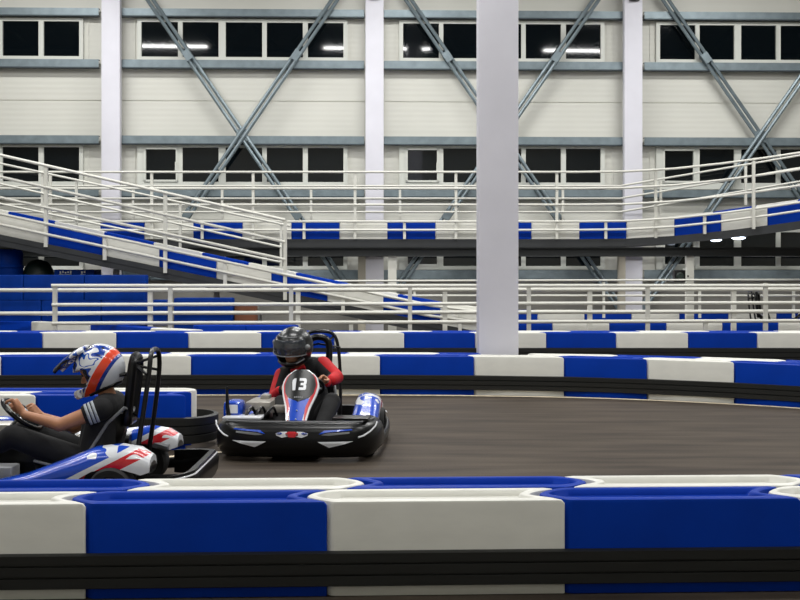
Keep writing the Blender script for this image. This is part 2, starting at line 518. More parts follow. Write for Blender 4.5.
# big pillar
CY = 14.86; r = empty('building_pillar', (0, 0, 0), label='large white square pillar standing in the barrier, right of centre', cat='pillar')
B('pillar_shaft', X_(479, CY), X_(518.5, CY), CY, CY + .5, 0, 10.5, M['column'], r, bev=.01)
B('base_plate', X_(476.5, CY), X_(520.5, CY), CY - .01, CY + .53, 0, .02, M['galv'], r)

# third barrier
def r3(px): Y = 18.2; return (X_(px, Y), Y)
sx3 = [-101, -29, 43, 117, 189, 262, 335, 405, 476, 547, 617, 689, 758, 828]
Row("third barrier back's front row", 'third barrier front row', .55, .3, 'left', False).build([r3(p) for p in sx3])
Row("third barrier back's rear row", 'third barrier rear row', .55, .3, 'right', False).build([(X_(p, 18.2), 18.52) for p in range(-70, 860, 71)])
belt('rubber_bumper', [r3(-101), r3(828)], .1, .32, 'black rubber strip along the foot of the third barrier back', th=.035)

# island barrier at the left, ending in a loop of rubber
IY = 10.0
Row("left island barrier's front row", 'island barrier front row', .46, .30, 'left', False).build([(X_(p, IY), IY) for p in (-105, 37, 187)], cols='wb')
Row("left island barrier's rear row", 'island barrier rear row', .46, .28, 'right', False).build([(X_(p, IY) , IY + .33) for p in (-210, -72, 66, 175)], cols='wbw')
xe = X_(175, IY) - .02; lp = [(-4.2, IY - .002), (xe, IY - .002)]
for k in range(1, 14):
    a = -PI / 2 + PI * k / 14; lp.append((xe + .02 + .27 * math.cos(a), IY + .32 + .322 * math.sin(a)))
lp += [(xe, IY + .642), (-4.2, IY + .642)]
belt('rubber_bumper', lp, .05, .27, 'black ribbed rubber strip looping round the end of the island barrier', th=.04)

# far rows, right of the pillar, at the bottom of the ramp and against the wall
Row("fourth barrier back, right of pillar", 'fourth barrier row', .55, .3, 'left', True).build([(X_(p, 22.6), 22.6) for p in (497, 553, 610, 667, 723, 779, 835)], cols='bwbwbw')
Row("the barrier nearest the back wall", 'barrier row by the back wall', .62, .3, 'left', True).build([(X_(p, 26.2), 26.2) for p in (490, 538, 585, 632, 680, 729, 777, 825)], cols='bwbwbwb')
# a diagonal run at the left
dg = [(X_(-28, 22.1), 22.1), (X_(31, 22.0), 22.0), (X_(90, 21.4), 21.4), (X_(150, 19.6), 19.6), (X_(190, 18.9), 18.9)]
Row("curved run behind the third barrier", 'curved barrier run', .55, .28, 'left', True).build(dg, cols='bwbw')
Row("low run behind the third barrier", 'low barrier run', .58, .3, 'left', True).build([(X_(p, 19.9), 19.9) for p in (198, 246, 298)], cols='bb')

# ------------------------------------------------------------------ ramp
RY = 23.0; RS = F / RY


def rtop(px):      # image row of the front row's top edge -> height in the hall
    return 213 + .2125 * px if px < 430 else 213 + .2125 * 430 + (px - 430) * .13


rpx = [-66, -9, 47, 103, 160, 217, 272, 328, 384, 441, 492]
zt = [Z_(rtop(p), RY) for p in rpx]
HB = .42
Row("the ramp's front row", 'ramp barrier front row', HB, .2, 'left', True).build([(X_(p, RY), RY) for p in rpx], cols='bwbwbwbwbw', zs=[z - HB for z in zt])
# rear row stands on a kerb a hand higher
rp2 = [-52, 3, 50, 100, 150, 199, 246, 294, 346, 397, 446, 492]
zt2 = [Z_(rtop(p) - 3.4, RY) for p in rp2]
Row("the ramp's rear row", 'ramp barrier rear row', HB, .2, 'right', False).build([(X_(p, RY), RY + .27) for p in rp2], cols='wbwbwbwbwbw', zs=[z - HB for z in zt2])
ramp = empty('kart_ramp', (0, 0, 0), label='dark sloping kart ramp coming down from the upper left to the pillar', cat='ramp')
bm = bmesh.new(); xs = [X_(p, RY) for p in (-90, 492)]
zz = [Z_(rtop(p), RY) - HB for p in (-90, 492)]
def slab(bm, x0, x1, za, zb, t, ya, yb, up=0):
    v_ = [bm.verts.new(q) for q in ((x0, ya, za - t), (x1, ya, zb - t), (x1, yb, zb - t), (x0, yb, za - t), (x0, ya, za + up), (x1, ya, zb + up), (x1, yb, zb + up), (x0, yb, za + up))]
    for q in ((3, 2, 1, 0), (4, 5, 6, 7), (0, 1, 5, 4), (1, 2, 6, 5), (2, 3, 7, 6), (3, 0, 4, 7)): bm.faces.new([v_[i] for i in q])
slab(bm, xs[0], xs[1], zz[0] - .004, zz[1] - .004, .10, RY - .05, RY + 2.1)
obj('ramp_slab', bm, M['deck'], ramp, smooth=0)
bm = bmesh.new(); slab(bm, xs[0], xs[1], zz[0] - .09, zz[1] - .09, .13, RY - .04, RY + .06); slab(bm, xs[0], xs[1], zz[0] - .09, zz[1] - .09, .13, RY + 1.95, RY + 2.05)
obj('ramp_beam', bm, M['deck'], ramp, smooth=0)
for p, wpx in ((112, 5), (214, 5)):
    z = Z_(rtop(p), RY) - HB - .2
    B('support_leg', X_(p, RY) - .05, X_(p, RY) + .05, RY + .3, RY + .4, 0, z, M['beige'], ramp)


def railing(name, Y, rails, posts, label, group, r=.022, foot=None):
    """rails: lists of (px,py); posts: (px, y_top, y_bottom)"""
    root = empty(name, (0, 0, 0), label=label, cat='railing', group=group)
    for i, rl in enumerate(rails):
        pts = [(X_(p[0], p[2] if len(p) > 2 else Y), (p[2] if len(p) > 2 else Y), Z_(p[1], p[2] if len(p) > 2 else Y)) for p in rl]
        T('rail', pts, r, M['rail'], root, n=8)
    for p in posts:
        y = p[3] if len(p) > 3 else Y
        T('post', [(X_(p[0], y), y + .03, Z_(p[1], y)), (X_(p[0], y), y + .03, Z_(p[2], y))], r * 1.15, M['rail'], root, n=4)
    return root


RF = RY - .09
railing('ramp_railing', RF, [[(-30, 148.2), (285, 220)], [(-30, 170), (285, 242)], [(-30, 191), (285, 259.5)],
        [(-66, rtop(-66) + 1), (430, rtop(430) + 1), (480, rtop(480) + 1)], [(-66, rtop(-66) + 11.5), (430, rtop(430) + 11.5), (480, rtop(480) + 11.5)]],
        [(45.5, 164.5, 247), (165, 191, 273), (285, 220, 300), (104.5, 236, 260), (225, 262, 285), (343, 286, 311), (460, 311, 332)],
        'white tube railing along the near side of the ramp', 'railings', r=.029)
RB = 25.05
railing('ramp_railing', RB, [[(-30, 157), (290, 226)], [(-30, 177), (281, 247)], [(-30, 197.5), (280, 262)]],
        [(42, 170, 212), (76, 180, 226), (180, 203, 250), (281, 225, 280)],
        'white tube railing along the far side of the ramp', 'railings', r=.023)

# ------------------------------------------------------------------ upper track
DY = 25.6
up = [(52, 221, DY), (101, 221, DY), (145, 221, DY), (194, 221, DY), (243, 221, DY), (292, 221, DY), (340, 221, DY), (388, 221, DY), (436, 221, DY), (484, 221, DY), (532, 221, DY), (580, 221, DY), (627, 220.4, DY),
      (675, 217.6, 25.45), (721.5, 212.6, 25.1), (768, 206.5, 24.6), (815, 199.5, 24.0), (862, 192, 23.3)]
HD = .385
P = [(X_(p, Y), Y) for p, q, Y in up]; zs = [Z_(q, Y) - HD for p, q, Y in up]
Row("the upper track's front row", 'upper track barrier front row', HD, .22, 'left', False).build(P, cols='w' + 'bw' * 8, zs=zs)
# rear row, a hand higher on the banked part
UR = [(666, 217, 25.75), (712, 211.8, 25.45), (755, 205.5, 25.0), (797, 199.5, 24.45), (840, 192.5, 23.85)]
Row("the upper track's rear row", 'upper track barrier rear row', HD, .2, 'right', False).build(
    [(X_(p, Y), Y) for p, q, Y in UR], cols='wbwb', zs=[Z_(q, Y) - HD for p, q, Y in UR])
deck = empty('elevated_track', (0, 0, 0), label='dark elevated kart track crossing in front of the back wall', cat='track')
bm = bmesh.new(); line = [(-12, 22, 0)]
pp = [(X_(p, Y), Y - .04, z) for (p, q, Y), z in zip(up, zs)]
pp = [(-9.3, DY - .04, zs[0])] + pp
A_ = []
for i, (x, y, z) in enumerate(pp):
    yb = WY - 1.0 + .45 + .03 * x
    A_.append([bm.verts.new(q) for q in ((x, y, z - .17), (x, y, z - .003), (x, yb, z - .003), (x, yb, z - .17))])
for a, b_ in zip(A_, A_[1:]):
    for k in range(4): bm.faces.new((a[k], a[(k + 1) % 4], b_[(k + 1) % 4], b_[k]))
bm.faces.new(A_[0]); bm.faces.new(A_[-1][::-1])
obj('deck_slab', bm, M['deck'], deck, smooth=0)
zb = Z_(256, DY); zt_ = Z_(247.3, DY)
bm = bmesh.new()
prism(bm, [(DY - .07, zt_), (DY - .07, zt_ - .02), (DY + .02, zt_ - .02), (DY + .02, zb + .02), (DY - .07, zb + .02), (DY - .07, zb), (DY + .16, zb), (DY + .16, zt_)], 'x', -9.3, 11)
obj('main_beam', bm, M['beam'], deck, smooth=0)
B('rear_beam', -9.3, 9.5, 26.75, 26.85, zb, zt_, M['beam'], deck, smooth=0)
bm = bmesh.new()
for x in [-9 + 1.5 * i for i in range(13)]: box(bm, x - .04, x + .04, DY + .16, 26.75, zt_ - .12, zt_)
obj('cross_joist', bm, M['beam'], deck, smooth=0)
for x0, x1, m_ in ((388, 396.5, 'rail'), (358, 365.5, 'beige'), (618.5, 625.5, 'beige'), (686.5, 694, 'rail')):
    yy = DY + .01 if m_ == 'rail' else 26.75
    B('support_post', X_(x0, yy), X_(x1, yy), yy, yy + .14, 0, zb, M[m_], deck)

def upr(dy, Y0=None): return [(p, q + dy, Y - .10) for p, q, Y in [(-15, 221, DY)] + up[1:]]
railing('track_railing', DY - .1, [upr(-49), upr(-32.5), upr(-16.3), upr(0.5), upr(9)],
        [(253, 172, 239), (355, 172, 239), (456, 172, 239), (557, 172, 239), (656, 169.5, 238, DY - .14), (754, 161, 229, 24.6), (151.5, 172, 239), (50, 172, 239), (202, 221, 239), (304, 221, 239), (404.5, 221, 239), (505, 221, 239), (606, 220.5, 239), (705, 213, 234, 25.13)],
        'white tube railing along the front of the upper track', 'railings', r=.025)
RB2 = 26.55
def upb(dy): return [(p, 220 + dy - (max(0, p - 620) * .17 if p > 620 else 0) , RB2 - (max(0, p - 620) * .004)) for p in (-10, 200, 400, 620, 680, 740, 800, 850)]
railing('track_railing', RB2, [upb(-34), upb(-21.5), upb(-8)],
        [(133, 185, 222), (222, 185, 222), (311, 185, 222), (400, 185, 222), (563, 185, 222), (661, 180, 215), (746, 166, 205, 26.0)],
        'white tube railing along the wall side of the upper track', 'railings', r=.023)

# lamps under the upper track at the right
for p, q, wd, lab in ((716, 240, .24, 'small lit oval lamp under the upper track, the left of two'), (738.5, 238, .3, 'larger lit oval lamp under the upper track, the right of two')):
    Y = 25.9; r = empty('under_deck_lamp', (X_(p, Y), Y, Z_(q, Y)), label=lab, cat='lamp', group='lamps under the upper track')
    bm = bmesh.new(); bmesh.ops.create_uvsphere(bm, u_segments=16, v_segments=8, radius=1, matrix=Matrix.Diagonal((wd / 2 * 1.0, .14, .035, 1)))
    obj('lamp_diffuser', bm, mat('lamp_glow', (225, 238, 255), emit=5), r)
    bm = bmesh.new(); box(bm, -wd / 2 - .02, wd / 2 + .02, -.1, .16, .02, .09); obj('lamp_housing', bm, M['grey'], r)
# loudspeaker beside the post
r = empty('box_loudspeaker', (X_(681, 25.2), 25.3, Z_(282, 25.2)), label='small grey box loudspeaker beside the white post under the upper track', cat='loudspeaker')
B('cabinet', -.13, .09, -.1, .12, 0, .25, M['blackp'], r, bev=.01); B('side_plate', .095, .125, -.12, .12, -.01, .29, M['frame'], r)
bm = bmesh.new(); bmesh.ops.create_cone(bm, cap_ends=True, segments=16, radius1=.085, radius2=.06, depth=.03, matrix=Matrix.Translation((-.02, -.112, .12)) @ Matrix.Rotation(PI / 2, 4, 'X'))
obj('speaker_cone', bm, M['greentank'], r); B('mounting_arm', .12, .19, .0, .04, .1, .14, M['blackm'], r)

# ------------------------------------------------------------------ low fences between the third barrier and the ramp
def fl(y, x0, Y0, Y1, x1=860, slope=-.003): return [(x0, y, Y0), (x1, y + slope * (x1 - x0), Y1)]
FA = 20.6
railing('guard_railing', FA, [[(51.5, 285.7), (860, 285.7)], [(52, 304.8), (860, 302.6)], [(52, 323.4), (860, 320.6)]],
        [(54.5, 285, 333), (170, 286, 340), (291, 286, 343), (410, 286, 343), (529, 286, 343), (648, 285, 343), (766, 283, 343), (230, 323, 343), (351, 323, 343), (706, 321, 343)],
        'white guard railing behind the third barrier, the nearer of two', 'railings', r=.03)
FB = 21.9
railing('guard_railing', FB, [[(-20, 290.3), (860, 289.2)], [(-20, 313.6), (860, 311.2)]],
        [(150, 290, 336), (298, 290, 336), (445, 290, 336), (590, 290, 336), (734, 290, 336)],
        'white guard railing behind the third barrier, the farther of two', 'railings', r=.036)
FC = 25.0
railing('guard_railing', FC, [[(332, 281), (860, 279.5)], [(398, 295.6), (860, 295.6)], [(398, 303.5), (860, 303.5)]],
        [(414.5, 288, 318), (604, 282, 318), (700, 289, 318), (794, 286, 318)],
        'white guard railing at the foot of the back wall', 'railings', r=.022)

# ------------------------------------------------------------------ stacked spare blocks at the left
def spare(x0p, x1p, Y, z0, z1, lab, grp='spare barrier blocks stacked at the left'):
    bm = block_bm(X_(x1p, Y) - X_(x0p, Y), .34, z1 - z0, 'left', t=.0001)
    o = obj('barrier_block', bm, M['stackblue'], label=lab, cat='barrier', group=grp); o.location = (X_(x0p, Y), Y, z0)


SY = 22.35
t0 = 0; tiers = [(0, .47), (.47, .94), (.94, Z_(275, SY))]
nmx = {0: 'bottom', 1: 'middle', 2: 'top'}
for ti, xs_ in ((0, (-38, 23, 84, 145)), (1, (-20, 41, 101, 167)), (2, (-38, 23, 84, 145))):
    for k in range(3):
        spare(xs_[k], xs_[k + 1], SY, *tiers[ti], 'blue spare block in the %s layer of the big stack, %s one from the left' % (nmx[ti], ('first', 'second', 'third')[k]))
for ti in (0, 1):
    spare(173.5, 232.5, SY, 0 if ti == 0 else .5, .5 if ti == 0 else Z_(298, SY), 'blue spare block in the small stack under the ramp, %s one' % ('lower', 'upper')[ti], 'spare blocks under the ramp')

# drums, tank and crate behind the stack
def drum(x, y, z, lab):
    r = empty('plastic_drum', (x, y, z), label=lab, cat='drum', group='blue drums')
    prof = [(.27, 0), (.29, .03), (.29, .28), (.305, .30), (.305, .33), (.29, .35), (.29, .58), (.305, .60), (.305, .63), (.29, .65), (.29, .88), (.25, .95), (.24, .95), (.235, .93), (0.001, .93)]
    bm = bmesh.new(); n = 28; rings = [[bm.verts.new((a * math.cos(2 * PI * k / n), a * math.sin(2 * PI * k / n), b_)) for k in range(n)] for a, b_ in prof]
    for p, q in zip(rings, rings[1:]):
        for k in range(n): bm.faces.new((p[k], p[(k + 1) % n], q[(k + 1) % n], q[k]))
    bm.faces.new(rings[0][::-1]); bm.faces.new(rings[-1])
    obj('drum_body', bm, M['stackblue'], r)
    bm = bmesh.new(); bmesh.ops.create_cone(bm, cap_ends=True, segments=12, radius1=.04, radius2=.04, depth=.03, matrix=Matrix.Translation((.12, 0, .945))); obj('drum_cap', bm, M['blackp'], r)


DX = X_(8, 23.6)
drum(DX, 23.6, 0, 'blue plastic drum standing under the ramp at the far left, hidden lower one'); drum(DX, 23.6, .951, 'blue plastic drum showing above the block stack at the far left')
r = empty('water_tank', (X_(37, 23.7), 23.8, 0), label='dark green tank with a rounded top between the blue drum and the blue crate', cat='tank')
bm = bmesh.new(); n = 28; rings = []
for a, b_ in [(.3, 0), (.31, .05), (.31, 1.35), (.30, 1.45), (.26, 1.56), (.18, 1.66), (.08, 1.70), (.001, 1.71)]:
    rings.append([bm.verts.new((a * math.cos(2 * PI * k / n), a * math.sin(2 * PI * k / n), b_)) for k in range(n)])
for p, q in zip(rings, rings[1:]):
    for k in range(n): bm.faces.new((p[k], p[(k + 1) % n], q[(k + 1) % n], q[k]))
bm.faces.new(rings[0][::-1]); obj('tank_body', bm, M['greentank'], r)
T('tank_rim', [(.315 * math.cos(a), .315 * math.sin(a), 1.36) for a in [2 * PI * k / 24 for k in range(24)]], .012, M['blackp'], r, closed=True)
CYY = 23.35
r = empty('blue_crate', (X_(54, CYY), CYY, 0), label='tall blue crate with small white lettering marks behind the block stack', cat='crate')
wd = X_(94, CYY) - X_(54, CYY)
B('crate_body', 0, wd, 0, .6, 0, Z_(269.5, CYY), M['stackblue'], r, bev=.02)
bm = bmesh.new(); random.seed(3)
zq = Z_(273, CYY)
for k in range(9):
    x = .06 + k * .05 + (.12 if k > 5 else 0)
    if k in (0, 6): continue
    box(bm, x, x + .03, -.006, .002, zq - .01 * (k % 2), zq + .022 + .01 * ((k * 7) % 3))
    box(bm, x - .01, x + .035, -.006, .002, zq - .03, zq - .022)
obj('lettering', bm, M['frame'], r, smooth=0)
# boxes beneath the ramp
r = empty('cardboard_box', (X_(233, 22.5), 22.5, 0), label='brown cardboard box under the ramp right of the small blue stack', cat='box')
B('box_body', .03, .42, 0, .35, 0, Z_(303, 22.5), M['brown'], r, bev=.006); B('tape', .03, .42, -.004, .354, .5, .55, M['beige'], r)
r = empty('storage_cabinet', (X_(262, 22.9), 22.9, 0), label='low grey cabinet in the dark under the ramp', cat='cabinet')
B('cabinet_body', -.45, -.06, 0, .5, 0, .68, M['grey'], r, bev=.01); B('cabinet_door', -.43, -.08, -.015, -.001, .05, .64, M['orange'], r)

# ------------------------------------------------------------------ karts (x forward, y left, z up, origin on the floor)
def interp(t, T_):
    for (a, u), (b_, v_) in zip(T_, T_[1:]):
        if a <= t <= b_: return u + (v_ - u) * (t - a) / (b_ - a)
    return T_[0][1] if t < T_[0][0] else T_[-1][1]


def fairx(y): return interp(abs(y), [(0, .97), (.25, .965), (.42, .95), (.52, .915), (.60, .85), (.66, .75), (.69, .62), (.70, .42)])
def fairo(z): return interp(z, [(.04, -.06), (.09, -.012), (.16, 0), (.24, -.012), (.29, -.04), (.315, -.09), (.325, -.15)])


def fairy(i):
    tb = [0, .12, .25, .36, .44, .50, .56, .61, .65, .675, .69, .695, .70]
    return math.copysign(tb[abs(i)], i) if i else 0


def ngon_prism(bm, front, back, mi=0):
    A = [bm.verts.new(p) for p in front]; Bv = [bm.verts.new(p) for p in back]; n = len(A)
    fs = [bm.faces.new(A), bm.faces.new(Bv[::-1])]
    for i in range(n): fs.append(bm.faces.new((A[i], Bv[i], Bv[(i + 1) % n], A[(i + 1) % n])))
    for f in fs: f.material_index = mi


def decal(name, poly, m, parent):
    """thin sticker that follows the fairing surface"""
    bm = bmesh.new(); f = bm.faces.new([bm.verts.new((0, y, z)) for y, z in poly])
    bmesh.ops.triangulate(bm, faces=[f]); bmesh.ops.subdivide_edges(bm, edges=bm.edges[:], cuts=4, use_grid_fill=True)
    for v_ in bm.verts: v_.co.x = fairx(v_.co.y) + fairo(v_.co.z) + .004
    ex = bmesh.ops.extrude_face_region(bm, geom=bm.faces[:])
    for v_ in ex['geom']:
        if isinstance(v_, bmesh.types.BMVert): v_.co.x -= .012
    return obj(name, bm, m, parent, smooth=30)


def podmat():
    m = mat('pod_graphics', (8, 70, 190), 0.25, coat=0.3); nt = m.node_tree; N = nt.nodes; L = nt.links.new; b = N['Principled BSDF']
    tc = N.new('ShaderNodeTexCoord'); sp = N.new('ShaderNodeSeparateXYZ'); L(tc.outputs['Object'], sp.inputs[0])

    def comb(a, c):      # z - a*x + c
        m1 = N.new('ShaderNodeMath'); m1.operation = 'MULTIPLY_ADD'; m1.inputs[1].default_value = a; m1.inputs[2].default_value = c
        L(sp.outputs['X'], m1.inputs[0]); m2 = N.new('ShaderNodeMath'); m2.operation = 'ADD'
        L(m1.outputs[0], m2.inputs[0]); L(sp.outputs['Z'], m2.inputs[1]); return m2.outputs[0]
    r = N.new('ShaderNodeValToRGB'); r.color_ramp.interpolation = 'CONSTANT'
    e = r.color_ramp.elements
    stops = [(0, (222, 224, 228)), (.28, (200, 20, 34)), (.35, (222, 224, 228)), (.39, (8, 70, 190)), (.66, (222, 224, 228)), (.72, (8, 60, 170))]
    e[0].position = 0; e[0].color = (*lin(stops[0][1]), 1); e[1].position = stops[1][0]; e[1].color = (*lin(stops[1][1]), 1)
    for p, c in stops[2:]: q = e.new(p); q.color = (*lin(c), 1)
    v_ = comb(.5, .33)
    L(v_, r.inputs[0])
    nz = N.new('ShaderNodeTexNoise'); nz.inputs['Scale'].default_value = 9; nz.inputs['Detail'].default_value = 0; L(tc.outputs['Object'], nz.inputs['Vector'])
    gt = N.new('ShaderNodeMath'); gt.operation = 'GREATER_THAN'; gt.inputs[1].default_value = .53; L(nz.outputs['Fac'], gt.inputs[0])
    g2 = N.new('ShaderNodeMath'); g2.operation = 'GREATER_THAN'; g2.inputs[1].default_value = .33; L(sp.outputs['Z'], g2.inputs[0])
    mu = N.new('ShaderNodeMath'); mu.operation = 'MULTIPLY'; L(gt.outputs[0], mu.inputs[0]); L(g2.outputs[0], mu.inputs[1])
    mx = N.new('ShaderNodeMix'); mx.data_type = 'RGBA'; L(mu.outputs[0], mx.inputs[0]); L(r.outputs[0], mx.inputs[6]); mx.inputs[7].default_value = (*lin((225, 228, 232)), 1)
    L(mx.outputs[2], b.inputs['Base Color']); return m


M['pod'] = podmat()


def wheel(parent, x, y, r, wd):
    prof = [(r * .55, -wd / 2 * .8), (r * .62, -wd / 2), (r * .9, -wd / 2), (r * .985, -wd / 2 * .8), (r, -wd / 4), (r, wd / 4), (r * .985, wd / 2 * .8), (r * .9, wd / 2), (r * .62, wd / 2), (r * .55, wd / 2 * .8)]
    def lathe(bm, prof, n=28):
        rings = [[bm.verts.new((a * math.cos(2 * PI * k / n), b_, a * math.sin(2 * PI * k / n))) for k in range(n)] for a, b_ in prof]
        for p, q in zip(rings, rings[1:]):
            for k in range(n): bm.faces.new((p[k], p[(k + 1) % n], q[(k + 1) % n], q[k]))
        return rings
    bm = bmesh.new(); lathe(bm, prof + [prof[0]]); t = obj('tyre', bm, M['tyre'], parent); t.location = (x, y, r)
    bm = bmesh.new(); q = lathe(bm, [(r * .57, -wd * .42), (r * .5, -wd * .4), (r * .45, -wd * .2), (r * .2, -wd * .18), (r * .2, wd * .18), (r * .45, wd * .2), (r * .5, wd * .4), (r * .57, wd * .42)])
    bm.faces.new(q[3]) if False else None
    for yy in (-wd * .18, wd * .18):
        bmesh.ops.create_circle(bm, cap_ends=True, segments=16, radius=r * .2, matrix=Matrix.Translation((0, yy, 0)) @ Matrix.Rotation(PI / 2, 4, 'X'))
    obj('wheel_rim', bm, M['steel'], t)


P0 = Vector((.80, 0, .27)); P1 = Vector((.42, 0, .705)); PD = (P1 - P0); PN = Vector((PD.z, 0, -PD.x)).normalized()


def ppt(y, u, off=0): return P0 + PD * u + Vector((0, y, 0)) + PN * (off - 1.6 * y * y)


HWT = [(0, .083), (.12, .085), (.35, .105), (.6, .145), (.76, .158), (.88, .14), (.96, .10), (1, .055)]


def strip(name, u0, u1, lo, hi, off, m, parent, th=.006):
    """sheet on the number panel between y=lo(u) and y=hi(u)"""
    bm = bmesh.new(); NU, NV = 16, 8; g = {}
    for s_ in (0, 1):
        for i in range(NU + 1):
            for j in range(NV + 1):
                u = u0 + (u1 - u0) * i / NU; a, b_ = lo(u), hi(u); g[s_, i, j] = bm.verts.new(ppt(a + (b_ - a) * j / NV, u, off - th * s_))
    for i in range(NU):
        for j in range(NV):
            for s_ in (0, 1): bm.faces.new((g[s_, i, j], g[s_, i + 1, j], g[s_, i + 1, j + 1], g[s_, i, j + 1]))
    for i in range(NU):
        for j in (0, NV): bm.faces.new((g[0, i, j], g[0, i + 1, j], g[1, i + 1, j], g[1, i, j]))
    for j in range(NV):
        for i in (0, NU): bm.faces.new((g[0, i, j], g[0, i, j + 1], g[1, i, j + 1], g[1, i, j]))
    return obj(name, bm, m, parent, smooth=50)


def make_kart(label, number=True, group='racing karts'):
    K = empty('racing_kart', (0, 0, 0), label=label, cat='kart', group=group)
    # chassis
    bm = bmesh.new()
    for s_ in (-1, 1):
        tube(bm, smoothline([(.88, s_ * .18, .07), (.5, s_ * .22, .06), (.2, s_ * .36, .06), (-.4, s_ * .34, .06), (-.85, s_ * .32, .07)], 5), .016, 8)
    for x, w_ in ((.85, .2), (.35, .3), (-.3, .34), (-.8, .32)): tube(bm, [(x, -w_, .065), (x, w_, .065)], .015, 8)
    obj('chassis_frame', bm, M['blackm'], K)
    B('floor_tray', -.1, .86, -.21, .21, .04, .052, M['steel'], K)
    for x, y, r, wd in ((.52, .56, .13, .12), (.52, -.56, .13, .12), (-.57, .535, .14, .17), (-.57, -.535, .14, .17)): wheel(K, x, y, r, wd)
    T('rear_axle', [(-.55, -.5, .14), (-.55, .5, .14)], .02, M['steel'], K)
    T('front_axle', [(.52, -.52, .13), (.52, .52, .13)], .014, M['blackm'], K)
    # front fairing
    bm = bmesh.new(); zs_ = [.04, .065, .09, .13, .19, .24, .275, .30, .318, .325, .31]; gx = []
    for i in range(-12, 13):
        y = fairy(i); xx = fairx(y); col_ = []
        for k, z in enumerate(zs_):
            off = fairo(z) if k < 10 else -.19
            # offset acts along the outward direction, so the swept ends lean inwards too
            f_ = min(1, max(0, (abs(y) - .5) / .2)); yy = y * (1 + off * f_ / .7 * 1.0)
            col_.append(bm.verts.new((xx + off * (1 - f_ * .6), yy, z)))
        gx.append(col_)
    for a, b_ in zip(gx, gx[1:]):
        for k in range(len(zs_) - 1): bm.faces.new((a[k], b_[k], b_[k + 1], a[k + 1]))
    ff = obj('front_fairing', bm, M['blackp'], K, smooth=60)
    so = ff.modifiers.new('thick', 'SOLIDIFY'); so.thickness = .008; so.offset = -1
    T('fairing_lip', [(fairx(fairy(i)) - .085 * (1 - .5 * (abs(fairy(i)) > .5)), fairy(i) * (.995 if abs(fairy(i)) < .6 else .90), .322) for i in range(-11, 12)], .006, M['grey'], ff, n=6)
    for s_ in (-1, 1):
        decal('white_slash', [(s_ * .21, .172), (s_ * .49, .176), (s_ * .40, .150), (s_ * .30, .126)], M['kwhite'], ff)
        decal('blue_slit', [(s_ * .215, .232), (s_ * .26, .262), (s_ * .47, .272), (s_ * .485, .262), (s_ * .28, .248), (s_ * .24, .236)], M['kblue'], ff)
        decal('grey_slit', [(s_ * .235, .226), (s_ * .28, .24), (s_ * .46, .25), (s_ * .46, .238), (s_ * .30, .222)], M['grey'], ff)
        decal('emblem_wing', [(s_ * .03, .215), (s_ * .08, .205), (s_ * .125, .222), (s_ * .13, .238), (s_ * .09, .25), (s_ * .04, .252)], M['kwhite'], ff)
        decal('emblem_tip', [(s_ * .098, .222), (s_ * .125, .23), (s_ * .12, .243), (s_ * .085, .247), (s_ * .075, .236)], M['kblue'], ff)
        # white edge on the swept corner
        bm = bmesh.new()
        cz = [(s_ * .60, .31), (s_ * .64, .27), (s_ * .675, .225), (s_ * .69, .20), (s_ * .685, .22), (s_ * .645, .285)]
        tube(bm, [(fairx(y) + .0, y * 1.0, z) for y, z in ((s_ * .665, .31), (s_ * .655, .28), (s_ * .62, .245), (s_ * .57, .215), (s_ * .53, .205))], .007, 6)
        obj('corner_stripe', bm, M['kwhite'], ff)
    decal('emblem_heart', [(-.05, .222), (-.02, .208), (.02, .208), (.05, .222), (.052, .24), (.025, .252), (-.025, .252), (-.052, .24)], M['kred'], ff)
    # number panel
    hw = lambda u: interp(u, HWT)
    pn = strip('number_panel', 0, 1, lambda u: -hw(u), hw, 0, M['kwhite'], K, th=.02)
    strip('blue_field', 0, .5, lambda u: -(hw(u) - .034), lambda u: hw(u) - .034, .003, M['kblue'], pn)
    for s_ in (-1, 1):
        strip('red_stripe', .10, .93, lambda u: s_ * (hw(u) - .018 - .02 * min(1, (u - .1) * 5)), lambda u: s_ * (hw(u) - .014), .0045, M['kred'], pn)
    bh = lambda u: min(hw(u) - .03, .118 * math.sqrt(max(0, 1 - ((.42 if u < .42 else u) - .74) ** 2 / .109)) if u > .42 else 0)
    def bh(u): return max(.003, min(hw(u) - .026, .135 * math.sqrt(max(0, 1 - ((u - .74) / .29) ** 2))))
    strip('number_field', .43, .995, lambda u: -bh(u), bh, .006, M['blackp'], pn)
    if number:
        one = [(-.058, 0), (-.032, 0), (-.032, .088), (-.050, .088), (-.068, .076), (-.068, .058), (-.058, .062)]
        three = [(0, 0), (.058, 0), (.068, .010), (.068, .037), (.060, .044), (.068, .051), (.068, .078), (.058, .088), (0, .088), (0, .068), (.043, .068), (.043, .053), (.014, .053), (.014, .035), (.043, .035), (.043, .020), (0, .020)]
        bm = bmesh.new()
        for poly in ([(x * .88 - .006, y * 1.38) for x, y in one], [(x * .88 - .006, y * 1.38) for x, y in three]):
            f = bm.faces.new([bm.verts.new((x, y, 0)) for x, y in poly]); bmesh.ops.triangulate(bm, faces=[f])
        bmesh.ops.subdivide_edges(bm, edges=bm.edges[:], cuts=2, use_grid_fill=True)
        for v_ in bm.verts: v_.co = ppt(v_.co.x, .62 + v_.co.y / PD.length, .013)
        ex = bmesh.ops.extrude_face_region(bm, geom=bm.faces[:])
        for v_ in ex['geom']:
            if isinstance(v_, bmesh.types.BMVert): v_.co -= PN * .009
        obj('number', bm, M['kwhite'], pn, smooth=30)
    bm = bmesh.new()
    for u in (.12, .27):
        c = ppt(0, u, .008); bmesh.ops.create_uvsphere(bm, u_segments=10, v_segments=6, radius=.007, matrix=Matrix.Translation(c))
    for i in range(5):
        c = ppt(-.03 + .015 * i, .50, .010); box(bm, c.x - .002, c.x + .002, c.y - .005, c.y + .005, c.z - .005, c.z + .005)
